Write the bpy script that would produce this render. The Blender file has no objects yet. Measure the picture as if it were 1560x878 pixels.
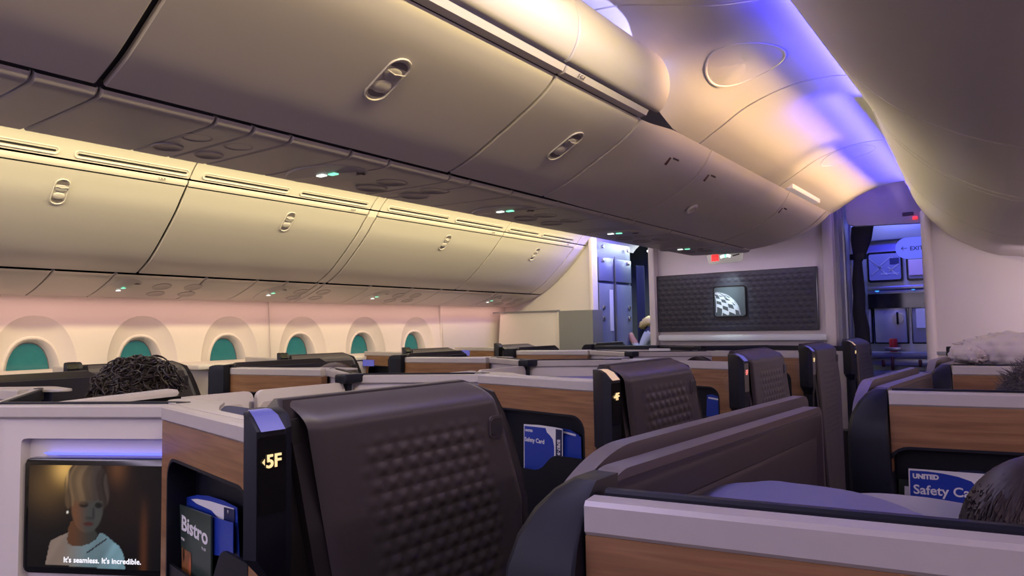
import bpy, bmesh, math, random
from mathutils import Vector, Matrix
random.seed(7)
C = bpy.context.scene.collection
sc = bpy.context.scene
PI = math.pi

# ------------------------------------------------------------------ camera
# cabin axes: X to the right across the cabin (0 = centreline), Y forward along it, Z up from the floor
F = 1050.0; VPX, VPY = 1570.0, 487.0; SL = 0.0175; CAMP = Vector((1.9, 0.0, 1.4))
_f = Vector(((VPX-780)/F, -(VPY-439)/F, 1.0)).normalized()
_u = Vector((-SL, 1.0, 0.0)); _u.z = -(_u.x*_f.x+_u.y*_f.y)/_f.z; _u.normalize()
_r = _u.cross(_f)
if _r.x < 0: _r = -_r
def P(px, py, X=None, Y=None, Z=None):
    """point of the cabin seen at a pixel of the photograph, on a given plane"""
    c = Vector(((px-780)/F, -(py-439)/F, 1.0))
    r = Vector((c.dot(_r), c.dot(_f), c.dot(_u)))
    t = (X-CAMP.x)/r.x if X is not None else (Y-CAMP.y)/r.y if Y is not None else (Z-CAMP.z)/r.z
    return CAMP + t*r
cam_d = bpy.data.cameras.new('camera'); cam = bpy.data.objects.new('camera', cam_d); C.objects.link(cam)
cam_d.sensor_width = 36.0; cam_d.lens = 36.0*F/1560.0; cam_d.clip_start = 0.02
rx = Vector((_r.x, _f.x, _u.x)); ry = Vector((_r.y, _f.y, _u.y)); rz = Vector((_r.z, _f.z, _u.z))
cam.matrix_world = Matrix(((rx.x, ry.x, -rz.x, CAMP.x), (_r.x*0+_f.x*0+0, 0, 0, CAMP.y), (0, 0, 0, CAMP.z), (0, 0, 0, 1)))
# world vectors of the camera's own axes
def w_of(cx, cy, cz):
    c = Vector((cx, cy, cz)); return Vector((c.dot(_r), c.dot(_f), c.dot(_u)))
ax, ay, az = w_of(1, 0, 0), w_of(0, 1, 0), w_of(0, 0, -1)
cam.matrix_world = Matrix(((ax.x, ay.x, az.x, CAMP.x), (ax.y, ay.y, az.y, CAMP.y), (ax.z, ay.z, az.z, CAMP.z), (0, 0, 0, 1)))
sc.camera = cam

# ------------------------------------------------------------------ world, exposure
w = bpy.data.worlds.new('world'); sc.world = w; w.use_nodes = True
w.node_tree.nodes['Background'].inputs[0].default_value = (0.30, 0.26, 0.36, 1)
w.node_tree.nodes['Background'].inputs[1].default_value = 0.0
sc.view_settings.view_transform = 'Standard'; sc.view_settings.look = 'None'
sc.view_settings.gamma = 1.0; sc.view_settings.exposure = 0.0; sc.view_settings.use_curve_mapping = False
sc.cycles.max_bounces = 6; sc.cycles.diffuse_bounces = 4; sc.cycles.use_denoising = True
sc.cycles.sample_clamp_indirect = 4.0

def area(name, loc, aim, sx, sy, col, power, spread=PI):
    l = bpy.data.lights.new(name, 'AREA'); l.shape = 'RECTANGLE'; l.size = sx; l.size_y = sy
    l.energy = power; l.color = col; l.spread = spread
    o = bpy.data.objects.new(name, l); C.objects.link(o); o.location = loc
    d = (Vector(aim)-Vector(loc)).normalized()
    yv = Vector((0, 1, 0)); z = -d; x = yv.cross(z).normalized(); y = z.cross(x)
    o.matrix_world = Matrix(((x.x, y.x, z.x, loc[0]), (x.y, y.y, z.y, loc[1]), (x.z, y.z, z.z, loc[2]), (0, 0, 0, 1)))
    return o
WARM = (1.0, 0.85, 0.43); PINK = (1.0, 0.55, 0.44); DBLUE = (0.035, 0.03, 1.0); BLUE = (0.07, 0.06, 1.0); LILAC = (0.62, 0.56, 1.0); AMBER = (1.0, 0.62, 0.30); SOFT = (0.82, 0.70, 1.0)
# washes along the coves, plus some added fill lights (size_y runs along the cabin)
area('cove_light_left_bins', (-1.06, 2.0, 2.37), (-1.70, 2.0, 2.05), 0.05, 8.0, (1.0, 0.84, 0.38), 74)
area('cove_light_center_bins', (1.428, 0.30, 2.276), (0.86, 0.30, 2.03), 0.018, 3.1, (1.0, 0.80, 0.38), 15, 2.3)
area('cove_light_right_bins', (0.93, 3.6, 2.17), (1.6, 3.6, 2.05), 0.02, 3.0, WARM, 5, 1.8)
area('cove_light_dome_blue', (1.425, 2.25, 2.262), (1.31, 2.25, 2.42), 0.012, 1.45, DBLUE, 5.5, 1.9)
area('cove_light_dome_blue_front', (1.335, 4.0, 2.225), (1.23, 4.0, 2.40), 0.012, 2.1, DBLUE, 11, 2.05)
area('cove_light_dome_amber', (1.405, 3.0, 2.245), (0.98, 3.0, 2.25), 0.012, 1.7, AMBER, 2.4, 0.7)
area('cove_light_dome_amber_front', (1.315, 4.35, 2.225), (0.95, 4.35, 2.235), 0.012, 1.3, AMBER, 1.9, 0.8)
area('cove_light_dome_lilac', (0.80, 0.75, 2.28), (1.14, 0.75, 2.42), 0.03, 3.0, (0.50, 0.48, 1.0), 8)
area('side_light_left', (-2.50, 2.0, 1.612), (-2.68, 2.0, 1.2), 0.03, 7.6, PINK, 7.5)
area('side_light_right', (2.50, 2.2, 1.60), (2.2, 2.2, 1.0), 0.03, 5.8, (1.0, 0.70, 0.80), 14)
area('front_wall_fill', (0.12, 5.02, 1.868), (0.12, 5.3, 1.50), 1.1, 0.02, (0.76, 0.62, 1.0), 1.1)  # added fill, no fixture: brightens the front wall
area('partition_fill', (2.0, 4.6, 1.74), (1.75, 5.3, 1.55), 0.9, 0.02, (1.0, 0.78, 0.92), 5.0)  # added fill facing away from the camera, lifts the right partition
area('header_fill', (1.08, 5.12, 2.31), (1.08, 5.5, 2.26), 0.4, 0.02, (0.20, 0.12, 1.0), 0.8)  # added fill that turns the dark header purple
area('ambient_fill_aisle_left', (-1.0, 2.0, 2.38), (-1.0, 2.0, 0), 0.3, 7.0, LILAC, 22)  # added lilac ambient fill over the left aisle, not a fitted lamp
area('ambient_fill_aisle_right', (1.18, 0.0, 2.30), (1.18, 0.0, 0), 0.22, 3.2, (0.55, 0.50, 1.0), 15)  # same kind of added ambient fill for the right aisle
area('ambient_fill_behind', (0.2, -2.4, 2.1), (0.2, 3.0, 1.4), 3.6, 0.8, SOFT, 72)  # added general fill from behind the camera, no such lamp
area('galley_light', (0.97, 6.2, 2.55), (0.97, 6.45, 1.2), 0.5, 0.3, (0.45, 0.5, 1.0), 11)
area('galley_light_blue', (1.0, 5.66, 2.46), (1.05, 6.5, 2.3), 0.5, 0.2, DBLUE, 14)
area('entry_light_left', (-1.3, 7.2, 2.3), (-1.3, 7.0, 1.0), 0.5, 0.8, (0.85, 1.0, 0.95), 26)
area('entry_light_blue', (-1.05, 5.95, 2.30), (-1.5, 6.2, 2.0), 0.15, 0.3, DBLUE, 12)

# ------------------------------------------------------------------ materials
def mat(name, col, rough=0.5, metal=0.0, bump=0.0, bscale=200.0, var=0.0, spec=0.5, emis=None, es=1.0, coat=0.0):
    m = bpy.data.materials.new(name); m.use_nodes = True; n = m.node_tree.nodes; L = m.node_tree.links
    b = n['Principled BSDF']; b.inputs['Base Color'].default_value = (*col, 1); b.inputs['Roughness'].default_value = rough
    b.inputs['Metallic'].default_value = metal; b.inputs['Specular IOR Level'].default_value = spec
    b.inputs['Coat Weight'].default_value = coat
    if emis: b.inputs['Emission Color'].default_value = (*emis, 1); b.inputs['Emission Strength'].default_value = es
    tc = n.new('ShaderNodeTexCoord')
    if bump or var:
        t = n.new('ShaderNodeTexNoise'); t.inputs['Scale'].default_value = bscale; t.inputs['Detail'].default_value = 3
        L.new(tc.outputs['Object'], t.inputs['Vector'])
    if bump:
        bp = n.new('ShaderNodeBump'); bp.inputs['Strength'].default_value = bump; bp.inputs['Distance'].default_value = 0.002
        L.new(t.outputs['Fac'], bp.inputs['Height']); L.new(bp.outputs['Normal'], b.inputs['Normal'])
    if var:
        mx = n.new('ShaderNodeMix'); mx.data_type = 'RGBA'
        mx.inputs['A'].default_value = (*[c*(1-var) for c in col], 1); mx.inputs['B'].default_value = (*[min(1, c*(1+var)) for c in col], 1)
        L.new(t.outputs['Fac'], mx.inputs['Factor']); L.new(mx.outputs['Result'], b.inputs['Base Color'])
    return m
def wood_mat(name, a, b2):
    m = bpy.data.materials.new(name); m.use_nodes = True; n = m.node_tree.nodes; L = m.node_tree.links; b = n['Principled BSDF']
    b.inputs['Roughness'].default_value = 0.42
    tc = n.new('ShaderNodeTexCoord'); mp = n.new('ShaderNodeMapping'); mp.inputs['Scale'].default_value = (3.0, 3.0, 60.0)
    L.new(tc.outputs['Object'], mp.inputs['Vector'])
    t = n.new('ShaderNodeTexNoise'); t.inputs['Scale'].default_value = 1.6; t.inputs['Detail'].default_value = 6; t.inputs['Distortion'].default_value = 0.6
    L.new(mp.outputs['Vector'], t.inputs['Vector'])
    r = n.new('ShaderNodeValToRGB'); r.color_ramp.elements[0].position = 0.32; r.color_ramp.elements[1].position = 0.68
    r.color_ramp.elements[0].color = (*a, 1); r.color_ramp.elements[1].color = (*b2, 1)
    L.new(t.outputs['Fac'], r.inputs['Fac'])
    mp2 = n.new('ShaderNodeMapping'); mp2.inputs['Scale'].default_value = (20.0, 20.0, 900.0); L.new(tc.outputs['Object'], mp2.inputs['Vector'])
    t2 = n.new('ShaderNodeTexNoise'); t2.inputs['Scale'].default_value = 1.0; t2.inputs['Detail'].default_value = 3; L.new(mp2.outputs['Vector'], t2.inputs['Vector'])
    mx = n.new('ShaderNodeMix'); mx.data_type = 'RGBA'; mx.blend_type = 'MULTIPLY'; mx.inputs['Factor'].default_value = 0.35
    L.new(r.outputs['Color'], mx.inputs['A']); L.new(t2.outputs['Color'], mx.inputs['B']); L.new(mx.outputs['Result'], b.inputs['Base Color'])
    return m
M = dict(
    cream=mat('cream_plastic', (0.66, 0.61, 0.57), 0.42, bump=0.06, bscale=600),
    psu=mat('service_plastic', (0.50, 0.46, 0.45), 0.35, bump=0.05, bscale=600),
    psu_dark=mat('service_plastic_dark', (0.20, 0.17, 0.18), 0.4),
    dome=mat('ceiling_plastic', (0.72, 0.70, 0.70), 0.5),
    wall=mat('wall_panel', (0.62, 0.57, 0.55), 0.5, bump=0.05, bscale=500),
    gap=mat('dark_gap', (0.012, 0.011, 0.014), 0.6),
    cap=mat('satin_cap', (0.46, 0.43, 0.43), 0.38, metal=0.15, var=0.04, bscale=60),
    navy=mat('navy_plastic', (0.005, 0.006, 0.014), 0.5, spec=0.3, bump=0.05, bscale=900),
    navy2=mat('navy_panel', (0.018, 0.018, 0.036), 0.38),
    black=mat('black_gloss', (0.006, 0.006, 0.007), 0.12),
    charcoal=mat('charcoal_plastic', (0.024, 0.020, 0.027), 0.42, bump=0.06, bscale=900),
    tex=mat('embossed_plastic', (0.056, 0.047, 0.055), 0.40, bump=0.04, bscale=900),
    wing=mat('wing_lining', (0.032, 0.025, 0.036), 0.45, bump=0.06, bscale=900),
    wing_top=mat('wing_rail', (0.115, 0.096, 0.112), 0.38),
    white=mat('white_shell', (0.60, 0.56, 0.58), 0.35),
    whitepan=mat('pale_panel', (0.50, 0.46, 0.48), 0.4),
    wood=wood_mat('wood_veneer', (0.21, 0.098, 0.042), (0.33, 0.17, 0.078)),
    seat=mat('seat_fabric', (0.035, 0.035, 0.06), 0.8, bump=0.3, bscale=500),
    paper=mat('paper', (0.70, 0.70, 0.74), 0.5),
    blue=mat('card_blue', (0.012, 0.040, 0.34), 0.35),
    bluedark=mat('card_navy', (0.012, 0.018, 0.075), 0.35),
    green=mat('card_green', (0.028, 0.046, 0.040), 0.35),
    ink=mat('dark_ink', (0.02, 0.02, 0.03), 0.5),
    mark=mat('sign_mark', (0.07, 0.04, 0.05), 0.5),
    glowy=mat('number_glow', (0.9, 0.7, 0.3), 0.5, emis=(1.0, 0.72, 0.35), es=0.85),
    glowr=mat('number_glow_red', (0.9, 0.3, 0.3), 0.5, emis=(1.0, 0.25, 0.2), es=0.85),
    glowblue=mat('lamp_blue', (0.03, 0.03, 0.12), 0.4, emis=(0.085, 0.085, 0.34), es=1.0),
    glowwarm=mat('lamp_warm', (0.5, 0.4, 0.3), 0.4, emis=(0.45, 0.30, 0.16), es=0.8),
    ledgreen=mat('led_green', (0.5, 1, 0.8), 0.5, emis=(0.25, 1.0, 0.62), es=1.3),
    ledwhite=mat('led_white', (1, 1, 1), 0.5, emis=(0.9, 1.0, 0.92), es=1.7),
    ledred=mat('led_red', (1, 0.1, 0.1), 0.5, emis=(1.0, 0.03, 0.03), es=1.4),
    ledblue=mat('led_blue', (0.1, 0.3, 1), 0.5, emis=(0.05, 0.35, 1.0), es=1.3),
    strip=mat('blue_light_strip', (0.1, 0.1, 1), 0.5, emis=(0.10, 0.12, 1.0), es=2.0),
    pane=mat('dimmed_window', (0.018, 0.10, 0.10), 0.12, emis=(0.025, 0.13, 0.125), es=0.6, var=0.25, bscale=25),
    blueseat=mat('navy_cloth', (0.03, 0.035, 0.10), 0.8, bump=0.3, bscale=500),
    metal=mat('brushed_metal', (0.36, 0.36, 0.38), 0.32, metal=0.9),
    steel=mat('galley_steel', (0.40, 0.42, 0.46), 0.35, metal=0.5),
    monument=mat('monument_laminate', (0.20, 0.21, 0.22), 0.28),
    locker=mat('locker_laminate', (0.15, 0.17, 0.24), 0.35),
    quilt=mat('quilt_cloth', (0.62, 0.56, 0.57), 0.85, bump=0.3, bscale=300),
    blanket=mat('lilac_cloth', (0.13, 0.13, 0.28), 0.85, bump=0.4, bscale=300),
    pillow=mat('grey_cloth', (0.26, 0.25, 0.30), 0.85, bump=0.4, bscale=400),
    skin=mat('skin', (0.42, 0.22, 0.15), 0.55, var=0.1, bscale=30),
    hair_dark=mat('hair_dark', (0.016, 0.010, 0.011), 0.45, var=0.4, bscale=90),
    hair_brown=mat('hair_brown', (0.055, 0.028, 0.022), 0.5, var=0.4, bscale=90),
    hair_plum=mat('hair_plum', (0.022, 0.013, 0.016), 0.5, var=0.4, bscale=90),
    hair_grey=mat('hair_grey', (0.10, 0.085, 0.095), 0.6, var=0.4, bscale=90),
    hair_blond=mat('hair_blond', (0.62, 0.50, 0.18), 0.6, var=0.2, bscale=60),
    shirt=mat('dark_shirt', (0.03, 0.03, 0.05), 0.85), shirt2=mat('grey_shirt', (0.12, 0.12, 0.14), 0.85),
    white_cloth=mat('pale_shirt', (0.45, 0.52, 0.48), 0.8),
    red=mat('red_plastic', (0.45, 0.02, 0.02), 0.3), darkred=mat('latch_red', (0.07, 0.008, 0.010), 0.4),
    curtain=mat('curtain_cloth', (0.012, 0.012, 0.018), 0.9, bump=0.4, bscale=200),
    carpet=mat('carpet', (0.03, 0.03, 0.05), 0.95, bump=0.5, bscale=400),
    sign=mat('sign_face', (0.22, 0.25, 0.60), 0.4, emis=(0.24, 0.30, 0.80), es=0.4),
    lightpanel=mat('light_panel', (0.9, 1, 0.95), 0.4, emis=(0.9, 1.0, 0.9), es=1.8),
    warmbox=mat('warm_light_cover', (0.8, 0.7, 0.65), 0.4, emis=(0.9, 0.66, 0.6), es=0.35),
    signwhite=mat('sign_housing', (0.7, 0.68, 0.66), 0.4, emis=(0.8, 0.76, 0.72), es=0.22),
    exitstrip=mat('lit_ledge', (0.7, 0.75, 0.75), 0.4),
    pinkpanel=mat('pink_card', (0.55, 0.40, 0.45), 0.6),
)

# ------------------------------------------------------------------ mesh helpers
def obj(name, bm, m, parent=None, smooth=None):
    me = bpy.data.meshes.new(name)
    bmesh.ops.recalc_face_normals(bm, faces=bm.faces)
    bm.to_mesh(me); bm.free()
    for x in (m if isinstance(m, (list, tuple)) else [m]): me.materials.append(M[x] if isinstance(x, str) else x)
    if smooth is not None:
        for p in me.polygons: p.use_smooth = True
        me.set_sharp_from_angle(angle=math.radians(smooth))
    o = bpy.data.objects.new(name, me); C.objects.link(o)
    if parent: o.parent = parent
    return o
def thing(name, label, cat, loc=(0, 0, 0), group=None):
    o = bpy.data.objects.new(name, None); C.objects.link(o); o.location = loc; o['label'] = label; o['category'] = cat
    o.empty_display_size = 0.05
    if group: o['group'] = group
    return o
def tag(o, label, cat, group=None):
    o['label'] = label; o['category'] = cat
    if group: o['group'] = group
    return o
def struct(o): o['kind'] = 'structure'; return o
def add_box(bm, c, s, rot=None, bev=0.0, seg=2):
    r = bmesh.ops.create_cube(bm, size=1.0); vs = r['verts']
    for v in vs: v.co = Vector((v.co.x*s[0], v.co.y*s[1], v.co.z*s[2]))
    if bev:
        es = list({e for v in vs for e in v.link_edges})
        rr = bmesh.ops.bevel(bm, geom=es, offset=min(bev, min(s)*0.49), segments=seg, affect='EDGES', profile=0.5)
        vs = list({v for f in rr['faces'] for v in f.verts} | {v for v in vs if v.is_valid})
    Mx = Matrix.Translation(Vector(c)) @ (rot.to_4x4() if rot else Matrix.Identity(4))
    for v in vs: v.co = Mx @ v.co
def box(c, s, rot=None, bev=0.0, seg=2):
    bm = bmesh.new(); add_box(bm, c, s, rot, bev, seg); return bm
def rrect(w, h, r, n=6):
    """rounded rectangle outline centred on 0,0"""
    pts = []
    for cx, cy, a0 in ((w/2-r, h/2-r, 0), (-w/2+r, h/2-r, PI/2), (-w/2+r, -h/2+r, PI), (w/2-r, -h/2+r, 1.5*PI)):
        for i in range(n+1):
            a = a0+PI/2*i/n; pts.append((cx+r*math.cos(a), cy+r*math.sin(a)))
    return pts
def round_poly(pts, r, n=5):
    """round the corners of a 2d polygon; r number or list"""
    out = []; N = len(pts)
    for i in range(N):
        p = Vector(pts[i]); a = Vector(pts[i-1]); b = Vector(pts[(i+1) % N]); ri = r[i] if isinstance(r, (list, tuple)) else r
        da = (a-p); db = (b-p); q = min(ri, da.length*0.49, db.length*0.49)
        if q < 1e-5: out.append(tuple(p)); continue
        s = p+da.normalized()*q; e = p+db.normalized()*q
        for k in range(n+1):
            t = k/n; out.append(tuple((1-t)**2*s+2*t*(1-t)*p+t*t*e))
    return out
def add_prism(bm, pts, f0, f1, bev=0.0):
    """pts 2d outline; f0,f1 map (a,b)->Vector for the two end faces"""
    v0 = [bm.verts.new(f0(*p)) for p in pts]; v1 = [bm.verts.new(f1(*p)) for p in pts]; n = len(pts)
    fa = bm.faces.new(v0); fb = bm.faces.new(v1[::-1])
    for i in range(n): bm.faces.new((v0[i], v1[i], v1[(i+1) % n], v0[(i+1) % n]))
    if bev:
        es = list(set(fa.edges) | set(fb.edges))
        bmesh.ops.bevel(bm, geom=es, offset=bev, segments=2, affect='EDGES', profile=0.5)
    return bm
def prism(pts, f0, f1, bev=0.0): return add_prism(bmesh.new(), pts, f0, f1, bev)
def add_loft(bm, rings, close=False, caps=False):
    vs = [[bm.verts.new(p) for p in r] for r in rings]
    for a, b in zip(vs, vs[1:]):
        n = len(a)
        for i in range(n if close else n-1): bm.faces.new((a[i], a[(i+1) % n], b[(i+1) % n], b[i]))
    if caps: bm.faces.new(vs[0]); bm.faces.new(vs[-1][::-1])
    return vs
def loft(rings, close=False, caps=False):
    bm = bmesh.new(); add_loft(bm, rings, close, caps); return bm
def add_tube(bm, pts, r, n=8, rad=None):
    rings = []; pts = [Vector(p) for p in pts]
    for i, p in enumerate(pts):
        d = (pts[min(i+1, len(pts)-1)]-pts[max(i-1, 0)]).normalized()
        s = d.cross(Vector((0, 0, 1)) if abs(d.z) < 0.9 else Vector((1, 0, 0))).normalized(); t = d.cross(s)
        rr = rad[i] if rad else r
        rings.append([p+rr*(math.cos(2*PI*k/n)*s+math.sin(2*PI*k/n)*t) for k in range(n)])
    add_loft(bm, rings, True, True)
def add_cyl(bm, p0, p1, r, n=16, r1=None): add_tube(bm, [p0, p1], r, n, [r, r if r1 is None else r1])
def text_mesh(s, size, off=0.0, ext=0.0006, align='LEFT', xs=1.0):
    cu = bpy.data.curves.new('t', 'FONT'); cu.body = s; cu.size = size; cu.offset = off; cu.extrude = ext; cu.align_x = align; cu.space_character = xs
    cu.resolution_u = 3
    o = bpy.data.objects.new('t', cu); C.objects.link(o)
    bpy.context.view_layer.update()
    me = bpy.data.meshes.new_from_object(o.evaluated_get(bpy.context.evaluated_depsgraph_get()))
    bpy.data.objects.remove(o); return me
def text_obj(name, s, size, frame, m, parent=None, off=0.0, ext=0.0006, align='LEFT', xs=1.0, wide=1.0):
    """frame = (origin, right, up) in the parent's coordinates; letters face right x up"""
    me = text_mesh(s, size, off, ext, align, xs); me.materials.clear(); me.materials.append(M[m])
    o_, r_, u_ = Vector(frame[0]), Vector(frame[1]).normalized(), Vector(frame[2]).normalized(); n_ = r_.cross(u_)
    for v in me.vertices: v.co = o_+r_*(v.co.x*wide)+u_*v.co.y+n_*v.co.z
    o = bpy.data.objects.new(name, me); C.objects.link(o)
    if parent: o.parent = parent
    return o
def picture(name, frame, wd, ht, nx, ny, fn, emit=0.0, parent=None, rough=0.3):
    """a flat sheet whose print or screen picture is a colour attribute: fn(u,v)->rgb (linear)"""
    o_, r_, u_ = Vector(frame[0]), Vector(frame[1]).normalized(), Vector(frame[2]).normalized()
    vs = []; fs = []; cs = []
    for j in range(ny+1):
        for i in range(nx+1):
            vs.append(o_+r_*(wd*i/nx)+u_*(ht*j/ny)); cs.append(fn(i/nx, j/ny))
    for j in range(ny):
        for i in range(nx): a = j*(nx+1)+i; fs.append((a, a+1, a+nx+2, a+nx+1))
    me = bpy.data.meshes.new(name); me.from_pydata(vs, [], fs)
    ca = me.color_attributes.new('picture', 'FLOAT_COLOR', 'POINT')
    for k, c in enumerate(cs): ca.data[k].color = (c[0], c[1], c[2], 1)
    m = bpy.data.materials.new(name+'_print'); m.use_nodes = True; n = m.node_tree.nodes; L = m.node_tree.links
    at = n.new('ShaderNodeAttribute'); at.attribute_name = 'picture'; b = n['Principled BSDF']; b.inputs['Roughness'].default_value = rough
    if emit:
        b.inputs['Base Color'].default_value = (0.003, 0.003, 0.003, 1)
        L.new(at.outputs['Color'], b.inputs['Emission Color']); b.inputs['Emission Strength'].default_value = emit
    else: L.new(at.outputs['Color'], b.inputs['Base Color'])
    me.materials.append(m)
    o = bpy.data.objects.new(name, me); C.objects.link(o)
    if parent: o.parent = parent
    return o
def copy_tree(o, parent=None, skip=()):
    c = o.copy(); C.objects.link(c)
    if parent: c.parent = parent
    for ch in list(o.children):
        if ch.name.split('.')[0] not in skip: copy_tree(ch, c, skip)
    return c
def smoothpath(pts, n=6):
    """Catmull-Rom through 2d points"""
    out = []; N = len(pts)
    for i in range(N-1):
        p0, p1, p2, p3 = [Vector(pts[max(0, min(N-1, k))]) for k in (i-1, i, i+1, i+2)]
        for k in range(n):
            t = k/n
            out.append(tuple(0.5*((2*p1)+(-p0+p2)*t+(2*p0-5*p1+4*p2-p3)*t*t+(-p0+3*p1-3*p2+p3)*t**3)))
    out.append(tuple(pts[-1])); return out

# ================================================================== SETTING
struct(obj('floor', box((0, 2.2, -0.03), (6.4, 11.6, 0.06)), 'carpet'))
struct(obj('wall_back', box((0, -2.9, 1.3), (6.4, 0.06, 2.7)), 'wall'))
struct(obj('wall_right', box((2.76, 2.2, 1.3), (0.06, 11.6, 2.7)), 'wall'))
struct(obj('ceiling', box((0, 2.2, 2.68), (6.4, 11.6, 0.05)), 'dome'))

# left sidewall with scooped window bays -------------------------------------------------
WX = -2.62
WY = [0.29, 0.90, 1.51, 2.11, 2.71, 3.32, 3.95, 4.57]
ZTOP = 1.66
bm = bmesh.new()
def superarch(a, hw, top, bot, cz, e=2.3):
    c, s = math.cos(a), math.sin(a); h = (top-cz) if s > 0 else (cz-bot)
    k = (abs(c/hw)**e+abs(s/h)**e)**(-1/e)
    return c*k, cz+s*k
def wall_prof(z):  # sidewall leans in a little towards its top
    return WX-0.03*max(0, (z-1.2)/0.45)+0.0
K = 56; ZB = 0.55; cz = 1.16
bay_edges = [-2.8]+[(WY[i]+WY[i+1])/2 for i in range(len(WY)-1)]+[WY[-1]+0.31]
for i, wy in enumerate(WY):
    y0 = bay_edges[i] if i else wy-0.31; y1 = bay_edges[i+1] if i+1 < len(bay_edges) else wy+0.31
    angs = [2*PI*k/K for k in range(K)]
    for cy_, cz_ in ((y0, ZB), (y1, ZB), (y0, ZTOP), (y1, ZTOP)):
        a = math.atan2(cz_-cz, cy_-wy) % (2*PI)
        j = min(range(K), key=lambda q: abs((angs[q]-a+PI) % (2*PI)-PI)); angs[j] = a
    angs.sort()
    rings = []
    def ring(hw, top, bot, dep, e=2.3):
        r = []
        for a in angs:
            y, z = superarch(a, hw, top, bot, cz, e); r.append(Vector((wall_prof(z)-dep, wy+y, z)))
        return r
    outer = []
    for a in angs:
        c, s = math.cos(a), math.sin(a)
        t = min((y1-wy)/c if c > 1e-9 else 1e9, (y0-wy)/c if c < -1e-9 else 1e9, (ZTOP-cz)/s if s > 1e-9 else 1e9, (ZB-cz)/s if s < -1e-9 else 1e9)
        y, z = wy+c*t, cz+s*t; outer.append(Vector((wall_prof(z), y, z)))
    rings = [outer, ring(0.222, 1.522, 0.8, 0.0), ring(0.216, 1.512, 0.805, 0.006), ring(0.188, 1.450, 0.85, 0.030), ring(0.155, 1.405, 0.89, 0.040),
             ring(0.150, 1.400, 0.895, 0.036), ring(0.142, 1.392, 0.90, 0.036), ring(0.135, 1.385, 0.905, 0.042), ring(0.118, 1.372, 0.92, 0.075), ring(0.112, 1.366, 0.925, 0.110)]
    add_loft(bm, rings, True)
bmesh.ops.remove_doubles(bm, verts=bm.verts, dist=0.0002)
# plain runs at both ends
add_box(bm, (WX-0.02, (-2.8+WY[0]-0.31)/2, 1.1), (0.03, WY[0]-0.31+2.8, 1.12))
add_box(bm, (WX-0.02, (WY[-1]+0.31+6.2)/2, 1.1), (0.03, 6.2-WY[-1]-0.31, 1.12))
wl = struct(obj('wall_left', bm, 'wall', smooth=28))
for i, wy in enumerate(WY):
    pts = [superarch(2*PI*k/48, 0.116, 1.370, 0.921, cz) for k in range(48)]
    bm = prism(pts, lambda a, b: Vector((WX-0.112, wy+a, b)), lambda a, b: Vector((WX-0.120, wy+a, b)))
    o = struct(obj('window_%d' % (i+1), bm, 'pane'))
    fr = [[Vector((WX-0.108-d, wy+y, z)) for y, z in [superarch(2*PI*k/48, hw, top, bot, cz) for k in range(48)]] for hw, top, bot, d in
          ((0.118, 1.372, 0.919, 0.0), (0.109, 1.363, 0.928, 0.0), (0.109, 1.363, 0.928, 0.006))]
    obj('window_frame', loft(fr, True), 'psu_dark', o)
# panel joints in the sidewall
for k, y in enumerate((1.20, 3.02, 4.9)):
    bm = bmesh.new(); add_box(bm, (WX-0.004, y, 1.40), (0.010, 0.003, 0.46), Matrix.Rotation(-0.07, 3, 'Y')); struct(obj('trim_%d' % (k+1), bm, 'psu'))
struct(obj('trim_4', box((WX+0.035, 1.7, 1.635), (0.10, 9.0, 0.012)), 'psu'))

# right aisle ceiling (dome) -------------------------------------------------------------
PA = smoothpath([(0.845, 2.145), (0.94, 2.20), (1.05, 2.262), (1.2, 2.305), (1.34, 2.310), (1.43, 2.292), (1.56, 2.23)], 5)
PB = smoothpath([(0.78, 2.44), (0.90, 2.425), (1.02, 2.39), (1.2, 2.335), (1.34, 2.31), (1.43, 2.292), (1.56, 2.23)], 5)
def dome_pt(j, y):
    t = min(1, max(0, (y-1.95)/0.55)); t = t*t*(3-2*t)
    a, b = Vector(PB[j]), Vector(PA[j]); q = a.lerp(b, t); return Vector((q.x, y, q.y))
def dome_z(x, y):
    pts = [dome_pt(j, y) for j in range(len(PA))]
    for p, q in zip(pts, pts[1:]):
        if p.x <= x <= q.x: return p.z+(q.z-p.z)*(x-p.x)/(q.x-p.x)
    return pts[-1].z
panels = [(-2.8, 0.6), (0.6, 1.93), (1.935, 2.705), (2.71, 3.83), (3.835, 5.07)]
for k, (a, b) in enumerate(panels):
    n = max(4, int((b-a)/0.08)); bm = bmesh.new(); rings = []
    g = 0.004
    for i in range(n+1):
        y = a+g+(b-a-2*g)*i/n; rings.append([dome_pt(j, y) for j in range(len(PA))])
    rings.insert(0, [p+Vector((0, -0.0035, 0.02)) for p in rings[0]]); rings.append([p+Vector((0, 0.0035, 0.02)) for p in rings[-1]])
    add_loft(bm, rings)
    struct(obj('ceiling_dome_panel' if k == 0 else 'ceiling_dome_panel.%03d' % k, bm, 'dome', smooth=35)).name = 'ceiling.%03d' % (k+1)
for (cx, cy) in ((1.155, 2.36), (1.165, 3.98)):
    bm = bmesh.new(); rings = []
    for r, d in ((1.0, 0.004), (0.99, -0.0025), (0.955, -0.0025), (0.94, 0.001), (0.0, 0.0005)):
        rings.append([Vector((cx+0.135*r*math.cos(2*PI*k/40), cy+0.14*r*math.sin(2*PI*k/40), dome_z(cx+0.135*r*math.cos(2*PI*k/40), cy+0.14*r*math.sin(2*PI*k/40))+d)) for k in range(40)])
    add_loft(bm, rings, True)
    o = obj('ceiling_speaker', bm, 'dome', smooth=30)
    tag(o, 'round speaker cover in the aisle ceiling, the %s one' % ('large nearer' if cy < 3 else 'smaller farther, close to the galley'), 'speaker')
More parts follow.
